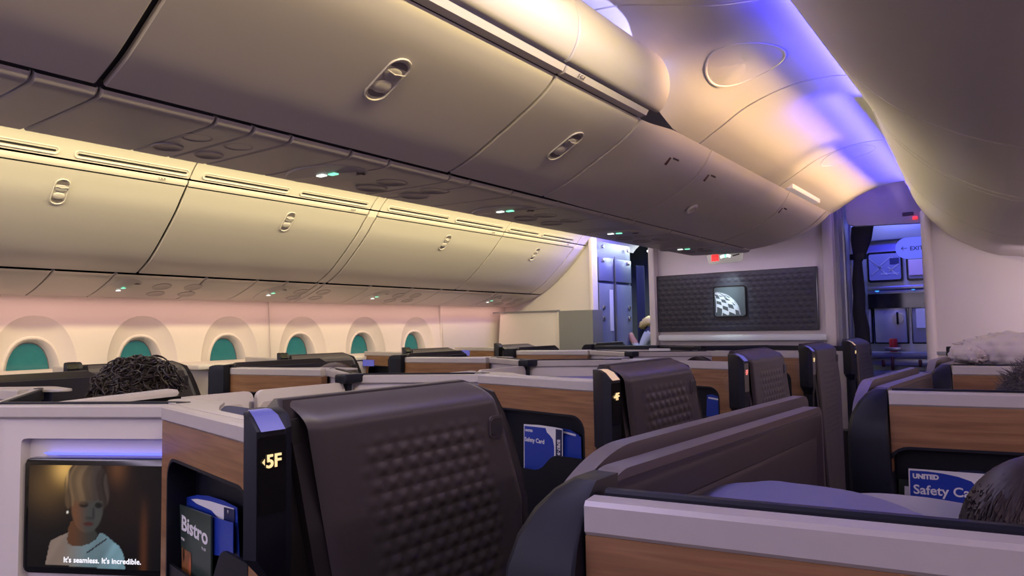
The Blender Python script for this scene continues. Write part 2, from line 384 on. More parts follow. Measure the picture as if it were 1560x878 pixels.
# left aisle ceiling
bm = loft([[Vector((x, y, z)) for x, z in ((-0.62, 2.46), (-0.9, 2.46), (-1.2, 2.44), (-1.40, 2.37), (-1.46, 2.30))] for y in (-2.8, 7.6)])
struct(obj('ceiling.010', bm, 'dome', smooth=40))

# ================================================================== BINS
def strip_between(prof, y0, y1, gap=0.003, back=0.012, yend=None, n=1):
    """closed thin shell extruded along Y from a cross-section prof [(x,z)], with a rolled lip at both ends"""
    N = len(prof); nor = []
    for i in range(N):
        a = Vector(prof[max(0, i-1)]); b = Vector(prof[min(N-1, i+1)]); t = (b-a).normalized(); nor.append(Vector((-t.y, t.x)))
    def row(y, off, ye=None):
        r = []
        for i, p in enumerate(prof):
            yy = y if ye is None else y+ye(i/(N-1))
            q = Vector(p)+nor[i]*off; r.append(Vector((q.x, yy, q.y)))
        return r
    rings = [row(y0+gap, back), row(y0+gap, 0.004), row(y0+gap+0.004, 0)]
    for k in range(1, n): rings.append(row(y0+(y1-y0)*k/n, 0))
    rings += [row(y1-gap-0.004, 0, yend), row(y1-gap, 0.004, yend), row(y1-gap, back, yend)]
    bm = loft(rings); 
    # close the edges along Y
    return bm
def backing(prof, y0, y1, off=0.014):
    """dark sheet right behind a door, standing in for the shade in its seams"""
    N = len(prof); rows = []
    for y in (y0, y1):
        r = []
        for i in range(N):
            a = Vector(prof[max(0, i-1)]); b = Vector(prof[min(N-1, i+1)]); t = (b-a).normalized(); q = Vector(prof[i])+Vector((-t.y, t.x))*off
            r.append(Vector((q.x, y, q.y)))
        rows.append(r)
    return loft(rows)
def latch(parent, prof, y, s0, flip, scale=1.0, name='latch'):
    """paddle latch: an upright oval well with two finger cups, on a bin door"""
    pts = [Vector(p) for p in prof]; L = [0]
    for a, b in zip(pts, pts[1:]): L.append(L[-1]+(b-a).length)
    def at(s):
        s = max(0, min(L[-1]-1e-6, s))
        for i in range(len(pts)-1):
            if L[i] <= s <= L[i+1]:
                t = (s-L[i])/(L[i+1]-L[i]); q = pts[i].lerp(pts[i+1], t); d = (pts[i+1]-pts[i]).normalized(); return q, Vector((-d.y, d.x))*flip
        return pts[-1], Vector((0, 1))
    hw, hh = 0.030*scale, 0.070*scale
    def pt(a, b, off):
        q, n = at(s0-b); r = q+n*off; return Vector((r.x, y+a, r.y))
    def oval(f, e=0.0, m=32):
        out = []
        for k in range(m):
            a = 2*PI*k/m; x = hw*f*math.cos(a); z = (hh-hw)*(1 if math.sin(a) >= 0 else -1)+hw*f*math.sin(a); out.append((x, z))
        return out
    bm = bmesh.new()
    rings = [[pt(a, b, o) for a, b in oval(f)] for f, o in ((1.14, 0.001), (1.10, 0.005), (1.0, 0.005), (0.95, 0.0008))]
    add_loft(bm, rings, True)
    ring_o = obj(name, bm, 'cream', parent, smooth=50)
    def cup(cb, up, m='psu'):
        b2 = bmesh.new(); rr = []
        for f, o in ((1.0, 0.0012), (0.93, 0.0030), (0.6, 0.0048), (0.0, 0.0052)):
            rr.append([pt(hw*0.9*f*math.cos(2*PI*k/24), cb+hh*0.30*f*math.sin(2*PI*k/24)*up, o) for k in range(24)])
        add_loft(b2, rr, True); return obj('finger_cup', b2, m, ring_o, smooth=60)
    cup(hh*0.26, 1, 'psu'); cup(-hh*0.34, 1, 'cream')
    for sgn in (1, -1):
        b3 = bmesh.new()
        r1 = [pt(hw*0.86*math.cos(a), sgn*(hh*0.60)+hh*0.26*math.sin(a)*sgn, 0.0016) for a in [PI*k/12 for k in range(13)]]
        vs = [b3.verts.new(p) for p in r1]; b3.faces.new(vs); obj('finger_well', b3, 'psu_dark', ring_o)
        b4 = bmesh.new(); add_tube(b4, [pt(hw*0.9*(1-2*k/10), hh*0.44-0.006*(1-abs(1-2*k/10)), 0.0065) for k in range(11)], 0.0016*scale, 6)
    obj('rib', b4, 'cream', ring_o, smooth=60)
    return ring_o

# --- left bins
LB = smoothpath([(-1.615, 2.172), (-1.66, 2.125), (-1.735, 2.045), (-1.885, 1.915), (-2.02, 1.815), (-2.15, 1.752)], 5)
LR = [(-1.595, 2.205), (-1.60, 2.19), (-1.613, 2.178)]
left_seams = [-1.9, -0.62, 0.62, 1.85, 3.09, 3.17, 4.56, 5.70, 5.90]
bl = ['nearest the camera at the frame edge, over the first window', 'left of the curly-haired passenger, above the round green reading light', 'over the middle windows, third from the camera end', 'farthest one before the closet']
ids = 0
for a, b in zip(left_seams, left_seams[1:]):
    if b-a < 0.3:
        o = obj('bin_filler_panel', strip_between((LR+LB)[::-1], a, b, 0.004), 'cream', smooth=40)
        tag(o, 'narrow cream filler strip %s' % ('between two overhead bins on the window side' if a < 4 else 'at the closet end of the window side bins'), 'panel'); continue
    t = thing('overhead_bin', {-1.9: 'cream overhead bin on the far window side, behind the camera', -0.62: 'cream window side overhead bin cut by the left edge of the picture', 0.62: 'cream window side overhead bin, second from the left edge, latch above the leftmost window',
              1.85: 'long cream overhead bin on the window side, above the fourth and fifth windows', 3.17: 'cream window side overhead bin just past the narrow filler strip', 4.56: 'farthest cream overhead bin on the window side, next to the closet'}[a], 'overhead bin', (-1.9, (a+b)/2, 1.7), 'window side overhead bins')
    off = Matrix.Translation(-t.location)
    def par(o): o.parent = t; o.matrix_parent_inverse = off; return o
    par(obj('door', strip_between(LB[::-1], a, b, 0.006, n=2), 'cream', smooth=40))
    par(obj('top_rail', strip_between(LR[::-1], a, b, 0.004), 'cream', smooth=40))
    d = [c for c in t.children if c.name.startswith('door')][0]
    ly = {-0.62: 0.2, 0.62: 1.29, 1.85: 2.53, 3.17: 3.95, 4.56: 5.16}.get(a, (a+b)/2)
    latch(d, LB, ly, 0.13, 1)
    par(obj('seam_shade_sheet', backing(LB[::-1], a-0.002, b+0.002), 'gap'))  # not a real body: dark sheet that puts shade into the seams
    nm = text_obj('bin_number', {0.62: '5 A-B', 1.85: '4 A-B', 3.17: '3 A-B'}.get(a, '6 A-B'), 0.016, (Vector((-1.5935, b-0.16, 2.187)), (0, 1, 0), (0.1, 0, 1)), 'mark', None)
    par(nm)
# dark strip standing in for the shade in the gap behind the doors
struct(obj('trim_5', box((-2.185, 2.0, 1.775), (0.05, 7.8, 0.02)), 'gap'))
# vent panels above the left bins
VP_ = smoothpath([(-1.46, 2.305), (-1.50, 2.29), (-1.545, 2.255), (-1.585, 2.212)], 3)
slots = {-0.62: [(-0.55, 0.0), (0.08, 0.57)], 0.62: [(0.66, 1.22), (1.31, 1.82)], 1.85: [(1.92, 2.43), (2.53, 3.04)], 3.17: [(3.24, 3.83), (3.93, 4.50)], 4.56: [(4.61, 5.02), (5.10, 5.6)], -1.9: []}
for a, b in zip(left_seams, left_seams[1:]):
    if b-a < 0.3:
        if a < 4: tag(obj('vent_filler_panel', strip_between(VP_[::-1], a, b, 0.003), 'cream', smooth=40), 'narrow cream spacer between two slotted air vent panels', 'panel')
        else: tag(obj('vent_filler_panel', strip_between(VP_[::-1], a, 6.9, 0.003), 'cream', smooth=40), 'plain cream ceiling edge strip running past the closet', 'panel')
        continue
    t = obj('air_vent_panel', strip_between(VP_[::-1], a, b, 0.003), 'cream', smooth=40)
    tag(t, {-1.9: 'slotted cream air vent panel behind the camera', -0.62: 'slotted cream vent panel above the leftmost window side bin', 0.62: 'slotted cream vent panel above the second window side bin', 1.85: 'slotted cream vent panel above the long third window side bin',
            3.17: 'slotted cream vent panel above the bin past the filler strip', 4.56: 'slotted cream vent panel nearest the closet'}[a], 'vent panel', 'air vent panels over the window side bins')
    for (p, q) in slots[a]:
        bm = bmesh.new(); cxz = Vector((-1.563, 2.2365)); u2 = Vector((0.62, 0.785)).normalized(); n2 = Vector((0.785, -0.62)).normalized()
        def sp(yy, s, o): r = cxz+u2*s+n2*o; return Vector((r.x, yy, r.y))
        m_ = (p+q)/2; out = rrect(q-p+0.03, 0.042, 0.0205)
        rings = [[sp(m_+x, y*f, o) for x, y in rrect((q-p+0.03)-k_*2, 0.042-k_*2, 0.0205-k_)] for f, o, k_ in ((1, 0.000, 0), (1, 0.0035, 0.0015), (1, 0.0035, 0.006), (1, 0.001, 0.009))]
        add_loft(bm, rings, True); fr = obj('slot_frame', bm, 'cream', t, smooth=50)
        bm = bmesh.new(); vs = [bm.verts.new(sp(m_+x, y, 0.0022)) for x, y in rrect(q-p, 0.009, 0.0044)]; bm.faces.new(vs)
        obj('slot', bm, 'gap', fr)

# left service (PSU) panels
LP = smoothpath([(-2.155, 1.742), (-2.19, 1.733), (-2.23, 1.715), (-2.38, 1.665), (-2.52, 1.632), (-2.60, 1.628)], 4)
lp_seams = [-1.9, -0.9, -0.1, 0.55, 1.0, 1.43, 1.74, 2.27, 2.62, 2.85, 3.10, 3.16, 3.6, 4.05, 4.4, 4.75, 5.2, 5.90]
def lp_at(x):
    for p, q in zip(LP, LP[1:]):
        if q[0] <= x <= p[0]: t = (x-p[0])/(q[0]-p[0]); return p[1]+t*(q[1]-p[1])
    return LP[-1][1]
def disc_on(name, cx, cy, r, zf, m, parent, ry=None, dz=-0.0025, rim=True):
    bm = bmesh.new(); ry = ry or r
    rings = [[Vector((cx+r*f*math.cos(2*PI*k/28), cy+ry*f*math.sin(2*PI*k/28), zf(cx+r*f*math.cos(2*PI*k/28))+o)) for k in range(28)] for f, o in (((1.0, 0.001), (0.97, dz), (0.85, dz), (0.80, dz+0.0015), (0.0, dz+0.0015)) if rim else ((1.0, 0.001), (0.97, dz), (0.0, dz)))]
    add_loft(bm, rings, True); return obj(name, bm, m, parent, smooth=50)
ch_left = thing('service_channel', 'grey service panel strip under the far window side bins, above the windows', 'service panel', (-2.38, 2.0, 1.66))
def under(root, o): o.parent = root; o.matrix_parent_inverse = Matrix.Translation(-root.location); return o
for a, b in zip(lp_seams, lp_seams[1:]): under(ch_left, obj('access_panel', strip_between(LP[::-1], a, b, 0.0035), 'psu', smooth=40))
def reading_unit(cx, cy, zf, side, root):
    """call-light blister: a glossy lens with two lit pictograms, a no-smoking mark and four round gasper discs"""
    t = under(root, disc_on('reading_light', cx, cy, 0.15, zf, 'psu', None, 0.10, -0.004, rim=False))
    def par(o): o.parent = t; return o
    z = lambda x: zf(x)-0.0062
    for k, (dx, dy, m) in enumerate(((0.030, 0.0, 'ledgreen'), (-0.012, -0.010, 'ledwhite'))):
        bm = bmesh.new(); add_box(bm, (cx+side*dx, cy+dy, z(cx+side*dx)), (0.030, 0.018, 0.003), bev=0.0012); par(obj('lit_pictogram', bm, m, None))
    bm = bmesh.new(); x0 = cx+side*0.095
    add_box(bm, (x0, cy+0.05, z(x0)), (0.034, 0.007, 0.002)); add_box(bm, (x0, cy+0.05, z(x0)), (0.007, 0.03, 0.002)); par(obj('pictogram', bm, 'mark', None))
    for (dx, dy) in ((0.06, 0.21), (-0.06, 0.23), (0.07, 0.40), (-0.05, 0.42)):
        if cy+dy < 4.4 or root is ch_left: par(disc_on('gasper_disc', cx+side*dx, cy+dy, 0.050, zf, 'discs', None, 0.055, -0.003))
    return t
M['discs'] = mat('gasper_plastic', (0.38, 0.345, 0.34), 0.4)
for (px, py) in ((184, 443), (412, 450), (570, 456), (745, 460)):
    reading_unit(-2.36, P(px, py, X=-2.36)[1], lp_at, 1, ch_left)

# --- centre bins
CB = smoothpath([(0.868, 2.108), (0.85, 2.085), (0.79, 2.043), (0.64, 1.965), (0.55, 1.922), (0.462, 1.892)], 5)
CR = [(0.905, 2.128), (0.895, 2.112), (0.870, 2.110)]
CV = smoothpath([(0.86, 2.385), (0.915, 2.335), (0.945, 2.27), (0.945, 2.20), (0.918, 2.150), (0.895, 2.140)], 4)
FB = smoothpath([(0.862, 2.135), (0.852, 2.118), (0.826, 2.075), (0.765, 2.015), (0.66, 1.955), (0.55, 1.915), (0.462, 1.888)], 5)
cseams = [-2.7, -1.6, -0.42, 0.58, 1.60, 2.12]
clab = ['cream centre overhead bin behind the camera', 'second cream centre overhead bin behind the camera', 'cream centre overhead bin in the top left corner, left of the black seam', 'largest cream centre overhead bin, right of the black seam', 'short cream centre overhead bin before the low bins, latch near picture centre']
for i, (a, b) in enumerate(zip(cseams, cseams[1:])):
    t = thing('overhead_bin', clab[i], 'overhead bin', (0.3, (a+b)/2, 1.9), 'centre overhead bins'); off = Matrix.Translation(-t.location)
    def par(o): o.parent = t; o.matrix_parent_inverse = off; return o
    d = par(obj('door', strip_between([(x, z) for x, z in CB][::-1], a, b, 0.007 if i in (2, 3) else 0.003, n=2), 'cream', smooth=40))
    par(obj('top_rail', strip_between(CR[::-1], a, b, 0.003), 'cream', smooth=40))
    par(obj('upper_valance', strip_between(CV[::-1], a, b+(0.08 if i == 4 else 0), 0.003), 'cream', smooth=40))
    par(obj('seam_shade_sheet', backing([(x, z) for x, z in CB][::-1]+CR[::-1], a, b), 'gap'))
    if i > 1: latch(d, CB, {2: 0.05, 3: 1.115, 4: 1.90}[i], 0.20, 1, 1.0)
    if i == 4: par(text_obj('bin_number', '5 G-E', 0.016, (Vector((0.9, 1.66, 2.114)), (0, 1, 0), (0.6, 0, 0.6)), 'mark', None))
fs = [(2.125, 2.80, 'low cream centre ceiling bin with a small warning sticker, nearest of the low ones'), (2.805, 3.98, 'long low cream centre bin with an oval push latch'), (3.985, 4.85, 'low cream centre bin beside the warm light box'), (4.855, 4.98, 'last narrow cream piece of the centre bins at the front wall')]
for i, (a, b, l) in enumerate(fs):
    t = thing('low_overhead_bin', l, 'overhead bin', (0.3, (a+b)/2, 1.9), 'low centre bins'); off = Matrix.Translation(-t.location)
    def par(o): o.parent = t; o.matrix_parent_inverse = off; return o
    sk = (lambda s: -0.42*(1-s)**1.5) if i == 3 else (lambda s: -0.30*(1-s)**1.5 if False else 0)
    prof = FB[::-1]
    if i == 2: sk = lambda s: -0.32*(1-s)**1.2
    if i == 0:
        def resample(pr, n=30):
            pr = [Vector(p) for p in pr]; L = [0.0]
            for p, q in zip(pr, pr[1:]): L.append(L[-1]+(q-p).length)
            out = []
            for k in range(n+1):
                d = L[-1]*k/n; j = max(j_ for j_ in range(len(L)) if L[j_] <= d+1e-9); j = min(j, len(pr)-2)
                out.append(pr[j].lerp(pr[j+1], (d-L[j])/(L[j+1]-L[j])))
            return out
        A_, B_ = resample(CB), resample(FB); rr = []
        for k in range(13):
            f = min(1, k/6); f = f*f*(3-2*f); y = a+0.004+(b-a-0.008)*k/12
            rr.append([Vector((p.lerp(q, f).x, y, p.lerp(q, f).y)) for p, q in zip(A_, B_)])
        rr.insert(0, [p+Vector((-0.006, -0.003, 0.010)) for p in rr[0]]); rr.append([p+Vector((-0.006, 0.003, 0.010)) for p in rr[-1]])
        par(obj('door', loft(rr), 'cream', smooth=40))
    elif i == 3:
        bm = bmesh.new(); r0 = []; r1 = []; r2 = []
        for k, (x, z) in enumerate(prof):
            s = k/(len(prof)-1); r0.append(Vector((x, a+0.003-0.32*(1-s)**1.2, z))); r1.append(Vector((x-0.006, b+0.06-0.42*(1-s)**1.2, z+0.012))); r2.append(Vector((x-0.05, b+0.08-0.42*(1-s)**1.2, z+0.10)))
        add_loft(bm, [r0, r1, r2]); par(obj('door', bm, 'cream', smooth=40))
    else:
        par(obj('door', strip_between(prof, a, b, 0.003, yend=sk, n=1), 'cream', smooth=40))
    par(obj('seam_shade_sheet', backing(prof, a, b-(0.05 if i < 2 else 0.28 if i == 2 else 0.10)), 'gap')) if i in (1, 2) else None
    if i == 1:
        bm = bmesh.new()
        def fp(s): 
            k = s*(len(FB)-1); j = int(k); t_ = k-j; return Vector(FB[j]).lerp(Vector(FB[min(j+1, len(FB)-1)]), t_)
        q = P(1060, 316, X=0.66)
        for f, o_ in ((1.0, 0.0), (0.9, -0.008), (0.0, -0.008)): pass
        rings = [[Vector((0.655+0.026*f*math.cos(2*PI*k/20), 3.08+0.032*f*math.sin(2*PI*k/20), 1.947+0.026*f*math.cos(2*PI*k/20)*0.57+o_)) for k in range(20)] for f, o_ in ((1.0, 0.002), (0.95, -0.008), (0.75, -0.009), (0.7, -0.006), (0, -0.006))]
        add_loft(bm, rings, True); par(obj('push_latch', bm, 'cream', smooth=50))
    if i < 3:
        yy = {0: 2.50, 1: 2.90, 2: 4.02}[i]
        bm = bmesh.new(); add_box(bm, (0.797, yy, 2.043), (0.034, 0.018, 0.002), Matrix.Rotation(-0.85, 3, 'Y')); st = par(obj('warning_sticker', bm, 'darkred'))
        par(text_obj('sticker_text', 'WARNING', 0.012, (Vector((0.81, yy+0.015, 2.052)), (0, 1, 0), (0.65, 0, 0.75)), 'mark'))
struct(obj('trim_6', box((0.42, 1.0, 1.905), (0.08, 7.0, 0.012)), 'gap'))
tag(obj('light_box', box((0.862, 4.25, 2.168), (0.055, 0.62, 0.045), bev=0.006), 'warmbox', smooth=40), 'glowing warm light box on top of the centre bins near the front wall', 'light')
# centre service panels (underside)
CP = smoothpath([(0.030, 1.915), (0.035, 1.890), (0.06, 1.881), (0.24, 1.876), (0.38, 1.873), (0.435, 1.874), (0.452, 1.888)], 4)
cps = [-2.7, -1.5, -0.6, 0.1, 0.47, 0.585, 0.83, 0.925, 1.03, 1.22, 1.36, 1.62, 1.72, 1.95, 2.25, 2.6, 2.9, 3.3, 3.7, 4.1, 4.55]
def cp_at(x): return 1.876
ch_mid = thing('service_channel', 'dark grey service panel strip under the centre bins, with green lit reading lights', 'service panel', (0.24, 1.0, 1.88))
for a, b in zip(cps, cps[1:]): under(ch_mid, obj('access_panel', strip_between(CP, a, b, 0.0025), 'psu', smooth=40))
for (px, py) in ((498, 265), (768, 321), (935, 355), (1040, 379)):
    p = P(px, py, Z=1.876); reading_unit(p.x, p.y, cp_at, 1, ch_mid)
for y in (0.86, 0.97):
    for x in (0.17, 0.31): under(ch_mid, disc_on('air_nozzle', x, y, 0.040, cp_at, 'discs', None, 0.036))
# hidden far flank of the centre bins
struct(obj('trim_7', loft([[Vector((x, y, z)) for x, z in ((0.028, 1.91), (-0.02, 2.02), (-0.25, 2.2), (-0.62, 2.46))] for y in (-2.7, 4.9)]), 'dome', smooth=40))
struct(obj('trim_8', box((0.30, 4.62, 2.08), (0.50, 0.02, 0.33)), 'cream'))

# --- right bins (seen steeply from below)
RB = smoothpath([(1.435, 2.262), (1.448, 2.235), (1.482, 2.165), (1.545, 2.075), (1.64, 1.975), (1.75, 1.895), (1.86, 1.838), (2.0, 1.79), (2.15, 1.76)], 4)
RP = smoothpath([(2.155, 1.755), (2.3, 1.70), (2.5, 1.64), (2.7, 1.63)], 4)
rse = [(-2.6, -1.4), (-1.395, -0.4), (-0.395, 0.75), (0.755, 2.08), (2.085, 2.98)]
for i, (a, b) in enumerate(rse):
    t = thing('overhead_bin', ['cream right side overhead bin behind the camera', 'second cream right side overhead bin behind the camera', 'cream right side overhead bin straight above the camera', 'large cream right side overhead bin in the top right corner', 'cream right side overhead bin past the top right curved seam'][i], 'overhead bin', (2.0, (a+b)/2, 1.8), 'right side overhead bins'); off = Matrix.Translation(-t.location)
    d = obj('door', strip_between(RB, a, b, 0.0025), 'cream', smooth=40); d.parent = t; d.matrix_parent_inverse = off
    if i < 3: latch(d, RB, (a+b)/2, 0.2, -1)
# beyond Y=3 the bins step in and show a door line and vents
for i, (a, b) in enumerate(((2.985, 3.06), (3.065, 4.2), (4.205, 5.28))):
    t = thing('overhead_bin', ['narrow cream filler between right side overhead bins', 'cream right side overhead bin with visible curved door line, nearer of the far two', 'last cream right side overhead bin at the galley partition'][i], 'overhead bin', (2.0, (a+b)/2, 1.8), 'right side overhead bins'); off = Matrix.Translation(-t.location)
    def prof(y):
        s = 0.13*max(0, (y-2.98)/2.3); return [(x-s*(1.0 if x < 1.9 else 0.5), z-0.02*(s/0.13)) for x, z in RB[2:]]
    n = 6; rr = [[Vector((x, a+0.004+(b-a-0.008)*k/n, z)) for x, z in prof(a+(b-a)*k/n)] for k in range(n+1)]
    rr.insert(0, [p+Vector((0.01, -0.002, 0.012)) for p in rr[0]]); rr.append([p+Vector((0.01, 0.002, 0.012)) for p in rr[-1]])
    d = obj('door', loft(rr), 'cream', smooth=40); d.parent = t; d.matrix_parent_inverse = off
    vt = [[Vector((x-0.13*max(0, (y-2.98)/2.3), y, z)) for x, z in ((1.40, 2.33), (1.43, 2.285), (1.447, 2.245), (1.452, 2.225))] for y in (a+0.003, b-0.003)]
    d = obj('vent_strip', loft(vt), 'cream', smooth=40); d.parent = t; d.matrix_parent_inverse = off
    if i:
        for (p, q) in ((0.06, 0.46), (0.54, 0.94)):
            y0, y1 = a+(b-a)*p, a+(b-a)*q; bm = bmesh.new()
            sx = lambda y: 0.13*max(0, (y-2.98)/2.3)
            vs = [bm.verts.new(Vector((x-sx(y), y, z))) for x, z, y in ((1.4315, 2.272, y0), (1.4385, 2.258, y0), (1.4385, 2.258, y1), (1.4315, 2.272, y1))]; bm.faces.new(vs)
            s_ = obj('slot', bm, 'gap', d)
tag(obj('service_channel', strip_between(RP, -2.6, 5.25, 0.003), 'psu', smooth=40), 'grey service strip under the right side bins', 'service panel')
struct(obj('trim_9', box((2.3, 1.3, 2.2), (1.4, 7.8, 0.02)), 'gap'))

# ================================================================== FRONT WALLS
YB = 5.30
struct(obj('wall_front', box(((-0.585+0.80)/2, YB+0.04, 1.28), (1.385, 0.08, 2.5)), 'wall'))
struct(obj('trim_10', box((-0.585, YB+0.01, 1.28), (0.055, 0.16, 2.5), bev=0.012), 'wall', smooth=40))
struct(obj('trim_11', box((0.765, YB-0.004, 1.28), (0.07, 0.05, 2.5), bev=0.012), 'wall', smooth=40))
# monument beside the right aisle
struct(obj('wall_galley_side', box((0.79, YB+0.55, 1.28), (0.08, 1.0, 2.5), bev=0.01), 'monument', smooth=40))
struct(obj('trim_12', box((0.836, YB+0.17, 1.28), (0.012, 0.02, 2.4)), 'metal'))
struct(obj('trim_13', box((0.836, YB+0.42, 1.28), (0.012, 0.03, 2.4)), 'metal'))
# lit shelf under the display panel
tag(obj('display_ledge', box((0.10, YB-0.03, 1.300), (1.28, 0.07, 0.045), bev=0.006), 'exitstrip', smooth=40), 'pale lit ledge under the dark front wall panel', 'ledge')
# dark decorative panel with logo
t = thing('logo_panel', 'wide dark embossed front wall panel with a spotlit globe emblem', 'wall panel', (0.055, YB-0.01, 1.58))
c0 = P(1002, 423, Y=YB-0.02); c1 = P(1243, 406, Y=YB-0.02); c2 = P(1247, 502, Y=YB-0.02); c3 = P(1002, 505, Y=YB-0.02)
xl, xr, zb, zt = (c0.x+c3.x)/2, (c1.x+c2.x)/2, (c2.z+c3.z)/2, (c0.z+c1.z)/2
bm = bmesh.new(); nx, nz = 150, 56; grid = []
lx0, lx1, lz0, lz1 = P(1092, 480, Y=YB).x, P(1139, 480, Y=YB).x, P(1115, 482, Y=YB).z, P(1115, 437, Y=YB).z
def emboss(a, b, p):
    q = p*0.74; r = math.floor(b/q); fa = (a/p+0.5*(r % 2)) % 1.0; fb = (b/q) % 1.0
    h = max(0.0, min(1-abs(2*fa-1), fb/0.5, (1-fb)/0.5)); return h*h*(3-2*h)
for j in range(nz+1):
    row = []
    for i in range(nx+1):
        x = xl+(xr-xl)*i/nx; z = zb+(zt-zb)*j/nz
        e = min(x-xl, xr-x, z-zb, zt-z); f = min(1, max(0, e/0.03))
        d = emboss(x-xl, z-zb, 0.055)*0.0022*f
        if lx0-0.015 < x < lx1+0.015 and lz0-0.015 < z < lz1+0.015: d = 0
        row.append(bm.verts.new((x-0.055, -0.02-d+0.0, z-1.58)))
    grid.append(row)
for j in range(nz):
    for i in range(nx): bm.faces.new((grid[j][i], grid[j][i+1], grid[j+1][i+1], grid[j+1][i]))
M['logopanel'] = mat('logo_panel_face', (0.015, 0.015, 0.026), 0.45)
M['logoback'] = mat('logo_plate', (0.045, 0.058, 0.066), 0.4)
M['silver'] = mat('logo_silver', (0.55, 0.57, 0.62), 0.4)
obj('embossed_face', bm, 'logopanel', t)
obj('panel_frame', box(((xl+xr)/2-0.055, -0.005, (zt+zb)/2-1.58), (xr-xl+0.01, 0.026, zt-zb+0.01)), 'black', t)
lw = lx1-lx0; lh = lz1-lz0; lcx, lcz = (lx0+lx1)/2-0.055, (lz0+lz1)/2-1.58
pl = obj('emblem_plate', prism([(x+lcx, z+lcz) for x, z in rrect(lw, lh, 0.02)], lambda a, b: Vector((a, -0.030, b)), lambda a, b: Vector((a, -0.034, b))), 'logoback', t)
obj('emblem_rim', loft([[Vector((x*f+lcx, y_, z*f+lcz)) for x, z in rrect(lw, lh, 0.02)] for f, y_ in ((1.05, -0.030), (1.05, -0.040), (1.0, -0.040), (1.0, -0.033))], True), 'black', pl)
# globe quadrant: curved bands and checks, lower left corner is the centre of curvature
bm = bmesh.new()
def gp(u, v): return Vector((lcx-lw/2+u*lw, -0.0352, lcz-lh/2+v*lh))
def quad(pts):
    try: bm.faces.new([bm.verts.new(gp(*p)) for p in pts])
    except ValueError: pass
def arcpt(rx_, rz_, a, cx=-0.30, cy=-0.02): return (cx+rx_*math.cos(a), cy+rz_*math.sin(a))
def clamp(p): return (min(0.93, max(0.03, p[0])), min(0.9, max(0.03, p[1])))
def band(fn, t0, t1, w_, n=26):
    for k in range(n):
        a, b = t0+(t1-t0)*k/n, t0+(t1-t0)*(k+1)/n
        p, q = fn(a, 0), fn(b, 0); p2, q2 = fn(a, w_), fn(b, w_)
        if all(0.02 < s[0] < 0.95 and 0.02 < s[1] < 0.95 for s in (p, q, p2, q2)): quad((p, q, q2, p2))
for R_, w_ in ((1.16, 0.045),):
    band(lambda a, w: arcpt(R_-w, 0.86-w, a), 0.0, PI*0.62, w_)
# longitude curves
for k, s in enumerate((0.97, 0.78, 0.55, 0.33, 0.12)):
    band(lambda a, w, s=s: (-0.05+(1.16-0.25)*s*math.sin(a)+w*0.8-0.10*(1-s)*0, 0.84-0.86*(1-math.cos(a*0.98))*(0.55+0.5*s)*1.0), 0.0, PI*0.62, 0.032)
# checks between them
for r_ in range(7):
    for c_ in range(5):
        if (r_+c_) % 2: continue
        a0, a1 = 0.35+r_*0.20, 0.35+(r_+1)*0.20
        f = lambda a, s: (-0.05+0.91*s*math.sin(a), 0.84-0.86*(1-math.cos(a*0.98))*(0.55+0.5*s))
        S = (0.97, 0.78, 0.55, 0.33, 0.12, 0.0)
        pts = [f(a0, S[c_]), f(a1, S[c_]), f(a1, S[c_+1]), f(a0, S[c_+1])]
        if all(0.02 < s[0] < 0.95 and 0.02 < s[1] < 0.95 for s in pts): quad(pts)
obj('globe_emblem', bm, 'silver', pl)
sp = bpy.data.lights.new('emblem_spotlight', 'AREA'); sp.energy = 0.55; sp.size = 0.03; sp.color = (0.75, 0.95, 1.0); sp.spread = 0.95
so = bpy.data.objects.new('emblem_spotlight', sp); C.objects.link(so); so.location = ((lx0+lx1)/2, YB-0.30, zt+0.10); so.rotation_euler = (math.radians(42), 0, 0)

# left partition & closet, lockers, space beyond -----------------------------------------
YL = 5.90
p0 = P(905, 383, Y=YL)
XLP = p0.x
struct(obj('wall_front_left', box(((XLP-2.75)/2-0.01, YL+0.03, 1.28), (XLP+2.75, 0.06, 2.5)), 'wall'))
struct(obj('trim_14', box((XLP-0.015, YL-0.0, 1.28), (0.045, 0.10, 2.5), bev=0.01), 'wall', smooth=40))
t = thing('low_closet', 'low beige closet with a dark grey end in front of the far partition', 'cabinet', (-2.1, YL-0.14, 0))
q0 = P(732, 478, Y=YL-0.2); q1 = P(850, 474, Y=YL-0.2); q2 = P(903, 474, Y=YL-0.2); qb = P(720, 527, Y=YL-0.2)
L_ = lambda v: Vector((v.x+2.1, v.y-(YL-0.14), v.z))
hh = q1.z
bm = prism([(-0.44, hh), (q1.x+2.1, hh), (q1.x+2.1, 0.02), (-0.48, 0.02), (-0.49, 0.9)], lambda a, b: Vector((a, -0.06, b)), lambda a, b: Vector((a, 0.13, b)), 0.006)
obj('body', bm, 'wall', t, smooth=30)
obj('end_panel', box(((q1.x+q2.x)/2+2.1, 0.035, hh/2), (q2.x-q1.x-0.004, 0.19, hh)), 'monument', t)
obj('edge_trim', box((q1.x+2.1, -0.065, hh/2), (0.018, 0.012, hh)), 'cream', t)
obj('top_trim', box(((q0.x+q1.x)/2+2.1+0.02, -0.065, hh+0.002), (q1.x-q0.x, 0.014, 0.014)), 'monument', t)
